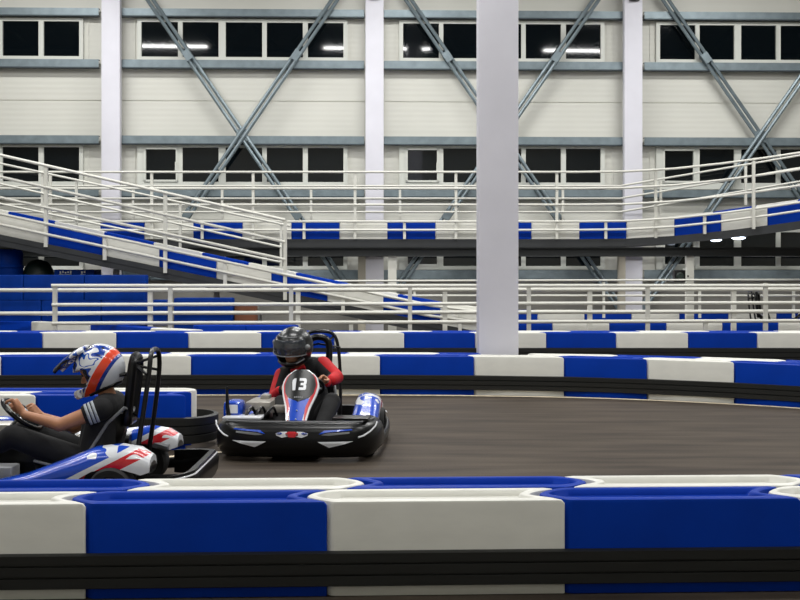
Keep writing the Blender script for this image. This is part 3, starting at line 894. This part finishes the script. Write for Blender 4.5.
    obj('panel_bolts', bm, M['kwhite'], pn)
    T('panel_support', [(.42, 0, .6), (.6, 0, .07)], .014, M['blackm'], K)
    # steering
    sc_ = Vector((.16, 0, .54)); ax = Vector((-.62, 0, .78)).normalized(); e1 = Vector((0, 1, 0)); e2 = ax.cross(e1)
    sw = T('steering_wheel', [sc_ + (e1 * math.cos(a) + e2 * math.sin(a)) * .15 for a in [2 * PI * k / 32 for k in range(32)]], .015, M['blackp'], K, closed=True)
    bm = bmesh.new()
    for a in (0.3, PI - .3, -PI / 2): tube(bm, [sc_, sc_ + (e1 * math.cos(a) + e2 * math.sin(a)) * .148], .01, 6)
    bmesh.ops.create_uvsphere(bm, u_segments=14, v_segments=8, radius=.045, matrix=Matrix.Translation(sc_))
    obj('wheel_spokes', bm, M['steel'], sw)
    T('steering_column', [sc_, (.52, 0, .14)], .012, M['steel'], K)
    # seat shell
    bm = bmesh.new(); pr = [(.02, .13), (-.10, .085), (-.26, .075), (-.38, .11), (-.46, .22), (-.52, .38), (-.57, .54)]; g = []
    for k, (x, z) in enumerate(pr):
        w_ = .20 - .012 * max(0, k - 3); row = []
        for j in range(-6, 7):
            t = j / 6; up_ = (abs(t) ** 3) * (.13 if k < 4 else .05); fw = (abs(t) ** 3) * (.0 if k < 3 else .13)
            row.append(bm.verts.new((x + fw, t * w_, z + up_)))
        g.append(row)
    for a, b_ in zip(g, g[1:]):
        for j in range(12): bm.faces.new((a[j], a[j + 1], b_[j + 1], b_[j]))
    st = obj('seat', bm, M['blackp'], K, smooth=60); so = st.modifiers.new('thick', 'SOLIDIFY'); so.thickness = .012
    T('seat_rim', [v_ for v_ in [(.02, -.2, .26), (-.1, -.205, .23), (-.26, -.205, .22), (-.30, -.20, .26), (-.36, -.195, .35), (-.45, -.17, .5), (-.56, -.16, .6), (-.58, 0, .56), (-.56, .16, .6), (-.45, .17, .5), (-.36, .195, .35), (-.30, .20, .26), (-.26, .205, .22), (-.1, .205, .23), (.02, .2, .26)]], .011, M['grey'], st, n=8)
    # roll hoop and headrest
    T('roll_hoop', smoothline([(-.62, -.20, .10), (-.68, -.19, .5), (-.72, -.17, .81), (-.725, -.12, .945), (-.72, 0, .97), (-.725, .12, .945), (-.72, .17, .81), (-.68, .195, .5), (-.62, .20, .10)], 5), .016, M['blackm'], K)
    bm = bmesh.new(); lp_ = smoothline([(-.56, -.085, .5), (-.585, -.10, .72), (-.60, -.09, .88), (-.60, 0, .925), (-.60, .09, .88), (-.585, .10, .72), (-.56, .085, .5)], 5); tube(bm, lp_, .032, 10, closed=True)
    obj('headrest', bm, M['blackp'], K)
    bm = bmesh.new(); tube(bm, [(-.6, -.08, .88), (-.72, -.12, .92)], .01, 6); tube(bm, [(-.6, .08, .88), (-.72, .12, .92)], .01, 6); tube(bm, [(-.71, -.19, .82), (-.61, 0, .86), (-.71, .19, .82)], .01, 6)
    obj('headrest_stay', bm, M['blackm'], K)
    # side pods
    for s_ in (-1, 1):
        out_ = [(.44, .07), (.43, .11), (.36, .14), (.20, .175), (-.02, .225), (-.25, .31), (-.45, .39), (-.62, .41), (-.74, .39), (-.81, .345), (-.81, .305), (-.755, .28), (-.72, .295), (-.64, .325), (-.54, .332), (-.45, .31), (-.38, .26), (-.345, .19), (-.34, .10), (-.33, .07)]
        ys = [(.36, .84), (.38, .93), (.44, 1.0), (.51, .97), (.56, .90), (.585, .76)]
        bm = bmesh.new(); rings = [[bm.verts.new((x, s_ * y, .07 + (z - .07) * k_)) for x, z in out_] for y, k_ in ys]
        for a, b_ in zip(rings, rings[1:]):
            for i in range(len(out_)): bm.faces.new((a[i], a[(i + 1) % len(out_)], b_[(i + 1) % len(out_)], b_[i]))
        bm.faces.new(rings[0]); bm.faces.new(rings[-1])
        obj('side_pod', bm, M['pod'], K, smooth=45)
        bm = bmesh.new(); tube(bm, smoothline([(.42, s_ * .66, .10), (.1, s_ * .66, .10), (-.4, s_ * .655, .10), (-.8, s_ * .62, .12), (-.94, s_ * .57, .14)], 4), .038, 10, sx=.6)
        obj('side_bumper', bm, M['blackp'], K)
    # rear bumper
    bm = bmesh.new(); path = smoothline([(-.76, -.61, .12), (-.93, -.57, .13), (-1.03, -.46, .14), (-1.05, -.3, .15), (-1.05, .3, .15), (-1.03, .46, .14), (-.93, .57, .13), (-.76, .61, .12)], 4)
    rings = []
    for p in path: rings.append([bm.verts.new(p + Vector((dx * math.copysign(1, 1), 0, dz))) for dx, dz in ((.02, -.07), (-.02, -.075), (-.04, -.03), (-.045, .05), (-.02, .095), (.02, .09))])
    for a, b_ in zip(rings, rings[1:]):
        for i in range(6): bm.faces.new((a[i], a[(i + 1) % 6], b_[(i + 1) % 6], b_[i]))
    bm.faces.new(rings[0]); bm.faces.new(rings[-1][::-1])
    rb = obj('rear_bumper', bm, M['blackp'], K, smooth=50)
    T('bumper_stripe', [(p.x - .03, p.y * 1.03, p.z + .075) for p in path[2:-2]], .006, M['kwhite'], rb, n=6)
    # engine on the right side
    bm = bmesh.new(); box(bm, -.34, -.06, -.40, -.22, .08, .26, 0, .015)
    for k in range(6): box(bm, -.30 + k * .036, -.285 + k * .036, -.41, -.21, .24, .35)
    en = obj('engine', bm, M['silver'], K)
    bm = bmesh.new(); bmesh.ops.create_cone(bm, cap_ends=True, segments=18, radius1=.06, radius2=.055, depth=.14, matrix=Matrix.Translation((-.42, -.33, .3)) @ Matrix.Rotation(PI / 2, 4, 'Y')); obj('air_filter', bm, M['blackp'], en)
    T('exhaust', smoothline([(-.2, -.3, .3), (-.1, -.42, .33), (-.3, -.46, .36), (-.75, -.36, .26)], 5), .028, M['steel'], en)
    # fuel tank, pedals, brake
    B('fuel_tank', .2, .42, -.10, .10, .055, .2, M['kwhite'], K, bev=.02)
    for s_ in (-1, 1): B('pedal', .74, .76, s_ * .13 - .04, s_ * .13 + .04, .08, .24, M['steel'], K, bev=.004)
    # cowl of white and alloy parts on the front right, and the stick
    bm = bmesh.new(); box(bm, .12, .52, -.47, -.25, .36, .44, 0, .03); box(bm, .2, .46, -.25, -.14, .34, .40, 0, .015); box(bm, .24, .4, -.42, -.3, .07, .37, 0, .01); box(bm, .18, .3, -.38, -.3, .43, .475, 0, .012)
    obj('tool_cover', bm, M['silver'], K)
    bm = bmesh.new(); box(bm, .40, .66, -.63, -.48, .30, .455, 0, .045); obj('front_cowl', bm, M['kblue'], K)
    bm = bmesh.new(); box(bm, .58, .80, -.60, -.28, .325, .345, 0, .008); obj('cowl_trim', bm, M['kwhite'], K)
    bm = bmesh.new(); box(bm, .58, .80, .30, .60, .325, .345, 0, .008); obj('cowl_trim', bm, M['blackp'], K)
    bm = bmesh.new(); box(bm, .1, .5, -.5, -.16, .10, .30, 0, .03); box(bm, .5, .62, -.44, -.28, .12, .28, 0, .02)
    obj('engine_block', bm, M['blackp'], K)  # dark engine mass below the alloy cover
    for q_ in range(3): T('hose', smoothline([(.46, -.20 - .09 * q_, .30), (.56, -.22 - .09 * q_, .40), (.64, -.26 - .08 * q_, .36), (.66, -.3 - .08 * q_, .30)], 5), .011, M['blackp'], K, n=8)
    bm = bmesh.new(); box(bm, .655, .664, -.60, -.50, .36, .43, 0, .003); obj('cowl_sticker', bm, M['kwhite'], K)
    T('marker_stick', [(.66, -.57, .30), (.665, -.585, .42), (.66, -.59, .58)], [.022, .016, .010], M['blackm'], K, n=8)
    return K


# ------------------------------------------------------------------ people
def capsules_mesh(name, caps, voxel, m, parent, smooth_it=3, balls=True, **k):
    bm = bmesh.new()
    for c in caps:
        if c[0] == 'e':      # ellipsoid: centre, radii, rotation matrix
            _, ctr, rad, rot = c
            bmesh.ops.create_uvsphere(bm, u_segments=20, v_segments=14, radius=1, matrix=Matrix.Translation(ctr) @ rot.to_4x4() @ Matrix.Diagonal((*rad, 1)))
            continue
        a, b_, ra, rb = Vector(c[0]), Vector(c[1]), c[2], c[3]; flat = c[4] if len(c) > 4 else ''
        d = b_ - a; q = Vector((0, 0, 1)).rotation_difference(d).to_matrix().to_4x4()
        bmesh.ops.create_cone(bm, cap_ends=True, segments=18, radius1=ra, radius2=rb, depth=d.length, matrix=Matrix.Translation((a + b_) / 2) @ q)
        if 'a' not in flat: bmesh.ops.create_uvsphere(bm, u_segments=18, v_segments=10, radius=ra, matrix=Matrix.Translation(a))
        if 'b' not in flat: bmesh.ops.create_uvsphere(bm, u_segments=18, v_segments=10, radius=rb, matrix=Matrix.Translation(b_))
    me = bpy.data.meshes.new(name); bm.to_mesh(me); bm.free()
    t = bpy.data.objects.new('tmp', me); COL.objects.link(t)
    r = t.modifiers.new('r', 'REMESH'); r.mode = 'VOXEL'; r.voxel_size = voxel; r.use_smooth_shade = True
    s_ = t.modifiers.new('s', 'SMOOTH'); s_.factor = .5; s_.iterations = smooth_it
    dg = bpy.context.evaluated_depsgraph_get(); dg.update()
    out = bpy.data.meshes.new_from_object(t.evaluated_get(dg)); bpy.data.objects.remove(t)
    out.materials.clear(); out.materials.append(m); out.shade_smooth()
    o = bpy.data.objects.new(name, out); COL.objects.link(o)
    if parent: o.parent = parent
    return tag(o, **k)


def hand_caps(wrist, G, tdir, side):
    """palm and five fingers closed round a rim at G (tangent tdir); side picks over/under"""
    wrist, G, t = Vector(wrist), Vector(G), Vector(tdir).normalized()
    a = (G - wrist); a = (a - t * a.dot(t)).normalized(); n = t.cross(a).normalized() * side
    if n.z < 0: n = -n
    caps = []; R_ = .027

    def pt(phi, off, r=R_): return G + (-a * math.cos(phi) + n * math.sin(phi)) * r + t * off
    for i, (off, ln) in enumerate(((.033, .95), (.011, 1.0), (-.011, .96), (-.032, .85))):
        k = pt(math.radians(25), off, .040); w_ = wrist + t * off * .55
        caps.append((w_, k, .019, .0125))
        prev = k
        for ph, r, rad in ((75, .034, .0105), (130, .030, .0098), (185 * ln, .027, .009)):
            q = pt(math.radians(ph), off * 1.05, r); caps.append((prev, q, rad + .0006, rad)); prev = q
    b0 = wrist + t * .022 + a * .02; b1 = pt(math.radians(-20), .048, .04); b2 = pt(math.radians(-75), .058, .032); b3 = pt(math.radians(-125), .056, .028)
    caps += [(b0, b1, .016, .0125), (b1, b2, .012, .0105), (b2, b3, .0105, .009)]
    return caps


def head_parts(parent, C, rot, skin, voxel=.006):
    """returns capsule list for a head whose centre is C and facing +x of rot"""
    def q(x, y, z): return Vector(C) + rot @ Vector((x, y, z))
    I = rot
    return [('e', q(0, 0, .03), (.098, .077, .105), I), ('e', q(.025, 0, -.045), (.068, .06, .075), I), ('e', q(.055, 0, -.095), (.028, .03, .022), I),
            (q(.085, 0, .015), q(.112, 0, -.028), .009, .015), ('e', q(.104, .012, -.033), (.012, .009, .008), I), ('e', q(.104, -.012, -.033), (.012, .009, .008), I),
            ('e', q(.087, 0, -.062), (.012, .027, .006), I), ('e', q(.085, 0, -.073), (.012, .023, .007), I), ('e', q(.085, 0, .034), (.014, .052, .008), I),
            ('e', q(-.005, .08, -.005), (.018, .01, .03), I), ('e', q(-.005, -.08, -.005), (.018, .01, .03), I)]


def helmet_shell(name, C, rot, rad, m, parent, el0, el1, az, chin=0, peakless=True):
    """full-face shell with an eye opening: grid in azimuth/elevation, faces of the opening left out"""
    NA, NE = 64, 40; bm = bmesh.new(); g = {}

    def pos(a, e, k=1.0):
        d = Vector((math.cos(e) * math.cos(a), math.cos(e) * math.sin(a), math.sin(e)))
        x, y, z = d.x * rad[0], d.y * rad[1], d.z * rad[2]
        low = max(0, min(1, (-e - .12) / .5)); fr_ = max(0, math.cos(a)) ** 2
        x += chin * low * fr_ * (1 if e > -1.0 else .5)
        if e < -.15: y *= 1 - .12 * min(1, (-e - .15)); z -= .0
        return Vector(C) + rot @ (Vector((x, y, z)) * k)
    emin = -1.02
    for i in range(NA):
        for j in range(NE + 1):
            a = 2 * PI * i / NA; e = emin + (PI / 2 - emin) * j / NE
            g[i, j] = bm.verts.new(pos(a, e))
    for i in range(NA):
        a = 2 * PI * (i + .5) / NA; a = a if a < PI else a - 2 * PI
        for j in range(NE):
            e = emin + (PI / 2 - emin) * (j + .5) / NE
            wdt = az * (1 - .15 * abs((e - (el0 + el1) / 2) / ((el1 - el0) / 2)) ** 2)
            if el0 < e < el1 and abs(a) < wdt: continue
            if j == NE - 1: bm.faces.new((g[i, j], g[(i + 1) % NA, j], g[0, NE])) if False else bm.faces.new((g[i, j], g[(i + 1) % NA, j], g[(i + 1) % NA, j + 1], g[i, j + 1]))
            else: bm.faces.new((g[i, j], g[(i + 1) % NA, j], g[(i + 1) % NA, j + 1], g[i, j + 1]))
    bmesh.ops.remove_doubles(bm, verts=bm.verts, dist=.0005)
    o = obj(name, bm, m, parent, smooth=60); so = o.modifiers.new('t', 'SOLIDIFY'); so.thickness = .018; so.offset = -1
    return o, pos


def mxhelm_mat():
    m = mat('helmet_graphics', (20, 60, 160), 0.25, coat=.3); nt = m.node_tree; N = nt.nodes; L = nt.links.new; b = N['Principled BSDF']
    tc = N.new('ShaderNodeTexCoord'); sp = N.new('ShaderNodeSeparateXYZ'); L(tc.outputs['Object'], sp.inputs[0])
    nz = N.new('ShaderNodeTexNoise'); nz.inputs['Scale'].default_value = 11; nz.inputs['Detail'].default_value = 0; nz.inputs['Distortion'].default_value = .6; L(tc.outputs['Object'], nz.inputs['Vector'])
    r = N.new('ShaderNodeValToRGB'); r.color_ramp.interpolation = 'CONSTANT'; e = r.color_ramp.elements
    e[0].position = 0; e[0].color = (*lin((18, 24, 40)), 1); e[1].position = .40; e[1].color = (*lin((14, 62, 160)), 1)
    for p, c in ((.52, (225, 228, 232)), (.66, (14, 80, 180)), (.72, (225, 228, 232))): q = e.new(p); q.color = (*lin(c), 1)
    L(nz.outputs['Fac'], r.inputs[0])
    # orange-red sweep from low at the front to high at the back: |z + .62 x - c| < w
    a1 = N.new('ShaderNodeMath'); a1.operation = 'MULTIPLY_ADD'; a1.inputs[1].default_value = .72; a1.inputs[2].default_value = 0.0; L(sp.outputs['X'], a1.inputs[0])
    a2 = N.new('ShaderNodeMath'); a2.operation = 'ADD'; L(a1.outputs[0], a2.inputs[0]); L(sp.outputs['Z'], a2.inputs[1])
    rb = N.new('ShaderNodeValToRGB'); rb.color_ramp.interpolation = 'CONSTANT'; eb = rb.color_ramp.elements
    eb[0].position = 0; eb[0].color = (*lin((214, 218, 224)), 1); eb[1].position = .33; eb[1].color = (*lin((14, 50, 140)), 1)
    for p, c in ((.40, (230, 70, 34)), (.575, (225, 228, 232)),): q = eb.new(p); q.color = (*lin(c), 1)
    a3 = N.new('ShaderNodeMath'); a3.operation = 'MULTIPLY_ADD'; a3.inputs[1].default_value = 2.6; a3.inputs[2].default_value = .62; L(a2.outputs[0], a3.inputs[0])
    L(a3.outputs[0], rb.inputs[0])
    lt = N.new('ShaderNodeMath'); lt.operation = 'LESS_THAN'; lt.inputs[1].default_value = .60; L(a3.outputs[0], lt.inputs[0])
    mx = N.new('ShaderNodeMix'); mx.data_type = 'RGBA'; L(lt.outputs[0], mx.inputs[0]); L(r.outputs[0], mx.inputs[6]); L(rb.outputs[0], mx.inputs[7])
    L(mx.outputs[2], b.inputs['Base Color']); return m


M['mxhelm'] = mxhelm_mat()


def seat_person(root, J, skin, sleeve, shirt_m, sleeve_m, name_gl=None):
    """J: joints in kart space"""
    V = {k: Vector(v_) for k, v_ in J.items() if k != 'rot'}
    def lerp(a, b_, t): return V[a].lerp(V[b_], t) if isinstance(a, str) else a.lerp(b_, t)
    rs = (V['shL'] - V['shR']); sm = (V['shL'] + V['shR']) / 2
    body = []; hips = V['hip']
    hl, hr = hips + Vector((0, .09, 0)), hips + Vector((0, -.09, 0))
    body += [(hl, hr, .11, .11), (hips, sm.lerp(hips, .35), .125, .135), (V['shL'].lerp(V['shR'], .18), V['shR'].lerp(V['shL'], .18), .075, .075),
             (sm.lerp(hips, .3) + rs * .18, hl, .10, .10), (sm.lerp(hips, .3) - rs * .18, hr, .10, .10), (sm, V['neck'], .07, .055), (V['neck'], V['head'], .055, .055)]
    arms = []
    for s_ in 'LR':
        arms += [(V['sh' + s_], V['el' + s_], .056, .043), (V['el' + s_], V['wr' + s_], .042, .028)]
    legs = []
    for s_, h in (('L', hl), ('R', hr)):
        legs += [(h, V['kn' + s_], .085, .062), (V['kn' + s_], V['an' + s_], .058, .04), (V['an' + s_], V['toe' + s_], .04, .032)]
    hands = []
    for s_ in 'LR': hands += hand_caps(V['wr' + s_], V['gr' + s_], V['tn' + s_], 1)
    SLV = .44
    b = capsules_mesh('body', body + arms + legs + hands + head_parts(None, V['head'], J['rot'], skin), .0075, skin, root, 2)
    # eyes
    for y in (-.03, .03):
        bm = bmesh.new(); bmesh.ops.create_uvsphere(bm, u_segments=12, v_segments=8, radius=.0125, matrix=Matrix.Translation(V['head'] + J['rot'] @ Vector((.083, y, .012))))
        obj('eye', bm, M['eye'], root)

    def inf(caps, d): return [(c[0], c[1], c[2] + d, c[3] + d) for c in caps]
    top = capsules_mesh('shirt', inf(body[:5], .016) + [(V['shL'], V['shL'].lerp(V['elL'], SLV), .073, .066, 'b' if sleeve == 'short' else ''), (V['shR'], V['shR'].lerp(V['elR'], SLV), .073, .066, 'b')] + [(sm, sm.lerp(V['neck'], .45), .088, .07, 'b')], .011, shirt_m, root, 3)
    tr = capsules_mesh('trousers', inf([body[0]], .02) + inf([c for i, c in enumerate(legs) if i % 3 < 2], .014), .011, M['cloth'], root, 3)
    for s_ in 'LR':
        capsules_mesh('shoe', [(V['an' + s_] + Vector((-.02, 0, -.03)), V['an' + s_], .048, .046), (V['an' + s_] + Vector((-.01, 0, -.03)), V['toe' + s_], .045, .036)], .008, M['blackp'], root, 2)
    return b, top, V


yaw = math.radians(4)
KA = make_kart('racing kart with number 13 on its front panel, facing the camera on the track')
KA.location = (-.775, 10.24, 0); KA.rotation_euler = (0, 0, -PI / 2 - yaw); KA.scale = (.97, .97, .97)
KB = copy_tree(KA); KB.scale = (1, 1, 1); KB.location = (-2.36, 8.0, 0); KB.rotation_euler = (0, 0, PI)
KB['label'] = 'racing kart seen from its side at the left edge, nose outside the photo'
def unnumber(k):
    for c in k.children:
        for q in list(c.children):
            if q.name.split('.')[0] == 'number': bpy.data.objects.remove(q)


unnumber(KB)
c = copy_tree(KA); c.scale = (1.12, 1.12, 1.12); c.location = (X_(754, 24.1) + .75, 24.1, 0); c.rotation_euler = (0, 0, math.radians(-28)); unnumber(c)
c['label'] = 'parked kart half hidden behind the railings at the far right'; c['group'] = 'parked karts'

# driver of kart 13
DA = empty('person', KA.location, 0, label='person in black helmet and red-sleeved black top driving the number 13 kart', cat='person')
DA.rotation_euler = KA.rotation_euler; DA.scale = (1, 1, 1)
hr = Matrix.Rotation(math.radians(-26), 3, 'Z') @ Matrix.Rotation(math.radians(12), 3, 'Y') @ Matrix.Rotation(math.radians(-6), 3, 'X')
JA = dict(hip=(-.32, -.02, .20), shL=(-.34, .04, .66), shR=(-.33, -.265, .58), neck=(-.28, -.14, .70), head=(-.20, -.165, .80), rot=hr,
          elL=(-.16, .19, .56), wrL=(.04, .15, .535), grL=(.115, .12, .565), tnL=(.45, .6, .5),
          elR=(-.12, -.30, .40), wrR=(.03, -.20, .50), grR=(.11, -.135, .535), tnR=(.4, -.5, .6),
          knL=(.20, .22, .40), knR=(.22, -.20, .38), anL=(.62, .15, .17), anR=(.62, -.15, .17), toeL=(.71, .14, .22), toeR=(.71, -.14, .22))
b, top, V = seat_person(DA, JA, M['skina'], 'long', M['cloth'], M['red'])
for s_, k_ in (('L', 1), ('R', -1)):
    sh = Vector((0.0, .026, .012)) if s_ == 'L' else Vector((.0, -.022, .0)); rr = .0 if s_ == 'L' else -.006
    capsules_mesh('black_sleeve', [(V['sh' + s_], V['el' + s_], .074, .060), (V['el' + s_], V['wr' + s_].lerp(V['el' + s_], .12), .058, .042, 'b')], .010, M['cloth'], DA, 3)
    capsules_mesh('red_sleeve_panel', [(V['sh' + s_].lerp(V['el' + s_], .05) + sh, V['el' + s_] + sh, .074 + rr, .061 + rr), (V['el' + s_] + sh, V['wr' + s_].lerp(V['el' + s_], .35) + sh, .059 + rr, .048 + rr)], .010, M['red'], DA, 3)
capsules_mesh('red_glove', [(V['wrL'].lerp(V['elL'], .25), V['wrL'].lerp(V['grL'], .35), .043, .034, 'ab')], .007, M['red'], DA, 1)
bm = bmesh.new(); tube(bm, [V['neck'] + Vector((-.0, .07, -.10)), V['neck'] + Vector((.06, .06, -.04)), V['neck'] + Vector((.075, 0, -.07)), V['neck'] + Vector((.06, -.05, -.08))], .016, 8)
obj('red_collar', bm, M['red'], DA)
he, pos = helmet_shell('helmet', V['head'] + Vector((0, 0, .03)), hr, (.185, .165, .178), M['helmblack'], DA, -.60, .50, 1.12, chin=.03)
bm = bmesh.new(); g = []
for j in range(9):
    e = -.16 + .74 * j / 8; g.append([bm.verts.new(pos(-1.35 + 2.7 * i / 24, e, 1.045)) for i in range(25)])
for a_, b_ in zip(g, g[1:]):
    for i in range(24): bm.faces.new((a_[i], a_[i + 1], b_[i + 1], b_[i]))
vz = obj('visor', bm, M['visor'], he, smooth=60); so = vz.modifiers.new('t', 'SOLIDIFY'); so.thickness = .003
T('visor_edge', [pos(-1.35 + 2.7 * i / 24, -.17, 1.05) for i in range(25)], .004, M['grey'], he, n=6)
for s_ in (-1, 1):
    c = pos(s_ * 1.38, .16, 1.05); bm = bmesh.new(); bmesh.ops.create_uvsphere(bm, u_segments=14, v_segments=8, radius=.026, matrix=Matrix.Translation(c)); obj('visor_pivot', bm, M['grey'], he)
bm = bmesh.new(); tube(bm, [pos(.85, -.62, 1.02), pos(1.05, -.52, 1.02), pos(1.3, -.42, 1.02)], .008, 6); tube(bm, [pos(-.1, -.85, 1.02), pos(.1, -.85, 1.02)], .012, 6); obj('chin_vent', bm, M['grey'], he)
T('crown_trim', [pos(a_, .75, 1.01) for a_ in [-.9 + 1.8 * k / 12 for k in range(13)]], .006, M['grey'], he, n=6)

# driver of the left kart
DB = empty('person', KB.location, 0, label='person in blue, white and orange helmet and black T-shirt driving the left kart', cat='person')
DB.rotation_euler = KB.rotation_euler
hb = Matrix.Rotation(math.radians(-4), 3, 'Z') @ Matrix.Rotation(math.radians(24), 3, 'Y')
JB = dict(hip=(-.34, 0, .21), shL=(-.42, .19, .595), shR=(-.42, -.19, .60), neck=(-.40, 0, .70), head=(-.335, 0, .825), rot=hb,
          elL=(-.165, .26, .50), wrL=(.09, .165, .555), grL=(.16, .15, .60), tnL=(.6, .0, .8),
          elR=(-.12, -.25, .42), wrR=(.07, -.17, .50), grR=(.14, -.15, .53), tnR=(.6, -.0, .8),
          knL=(.16, .20, .42), knR=(.18, -.20, .42), anL=(.62, .15, .17), anR=(.62, -.15, .17), toeL=(.71, .14, .22), toeR=(.71, -.14, .22))
b, top, V = seat_person(DB, JB, M['skin'], 'short', M['cloth'], M['cloth'])
for s_ in 'LR':
    for k in range(3):
        a_, c_ = V['sh' + s_].lerp(V['el' + s_], .13 + .085 * k), V['sh' + s_].lerp(V['el' + s_], .19 + .085 * k)
        bm = bmesh.new(); d = c_ - a_; q = Vector((0, 0, 1)).rotation_difference(d).to_matrix().to_4x4()
        bmesh.ops.create_cone(bm, cap_ends=False, segments=24, radius1=.0745 - .001 * k, radius2=.0735 - .001 * k, depth=d.length, matrix=Matrix.Translation((a_ + c_) / 2) @ q)
        bs = obj('sleeve_stripe', bm, M['stripe'], DB); so = bs.modifiers.new('t', 'SOLIDIFY'); so.thickness = .004
Ch = V['head'] + Vector((-.02, 0, .015))
he, pos = helmet_shell('helmet', (0, 0, 0), Matrix.Identity(3), (.175, .142, .168), M['mxhelm'], DB, -.50, .30, 1.22, chin=.06)
he.location = Ch; he.rotation_euler = hb.to_euler()
bm = bmesh.new(); pk = [(.02, .172), (.10, .168), (.19, .148), (.27, .118)]; g = []
for x, z in pk:
    w_ = .125 - .18 * (x - .02); g.append([bm.verts.new((x, w_ * t, z + .012 - .03 * t * t)) for t in [-1 + 2 * k / 8 for k in range(9)]])
for a_, b_ in zip(g, g[1:]):
    for i in range(8): bm.faces.new((a_[i], a_[i + 1], b_[i + 1], b_[i]))
pkk = obj('helmet_peak', bm, M['mxhelm'], he, smooth=60); so = pkk.modifiers.new('t', 'SOLIDIFY'); so.thickness = .018
bm = bmesh.new(); tube(bm, [pos(a_, -.62, 1.03) for a_ in (-.55, -.25, 0, .25, .55)], .03, 10, sx=.6); obj('chin_guard', bm, M['kwhite'], he, smooth=60)
bm = bmesh.new(); tube(bm, [pos(a_, -.95, .99) for a_ in [.75 + (2 * PI - 1.5) * k / 24 for k in range(25)]], .013, 8); obj('neck_roll', bm, M['blackp'], he)
bm = bmesh.new(); tube(bm, [pos(PI - .5, -.62, .98), pos(PI - .2, -.58, 1.16), pos(PI + .2, -.58, 1.16), pos(PI + .5, -.62, .98)], .012, 8); obj('rear_spoiler', bm, M['blackp'], he)
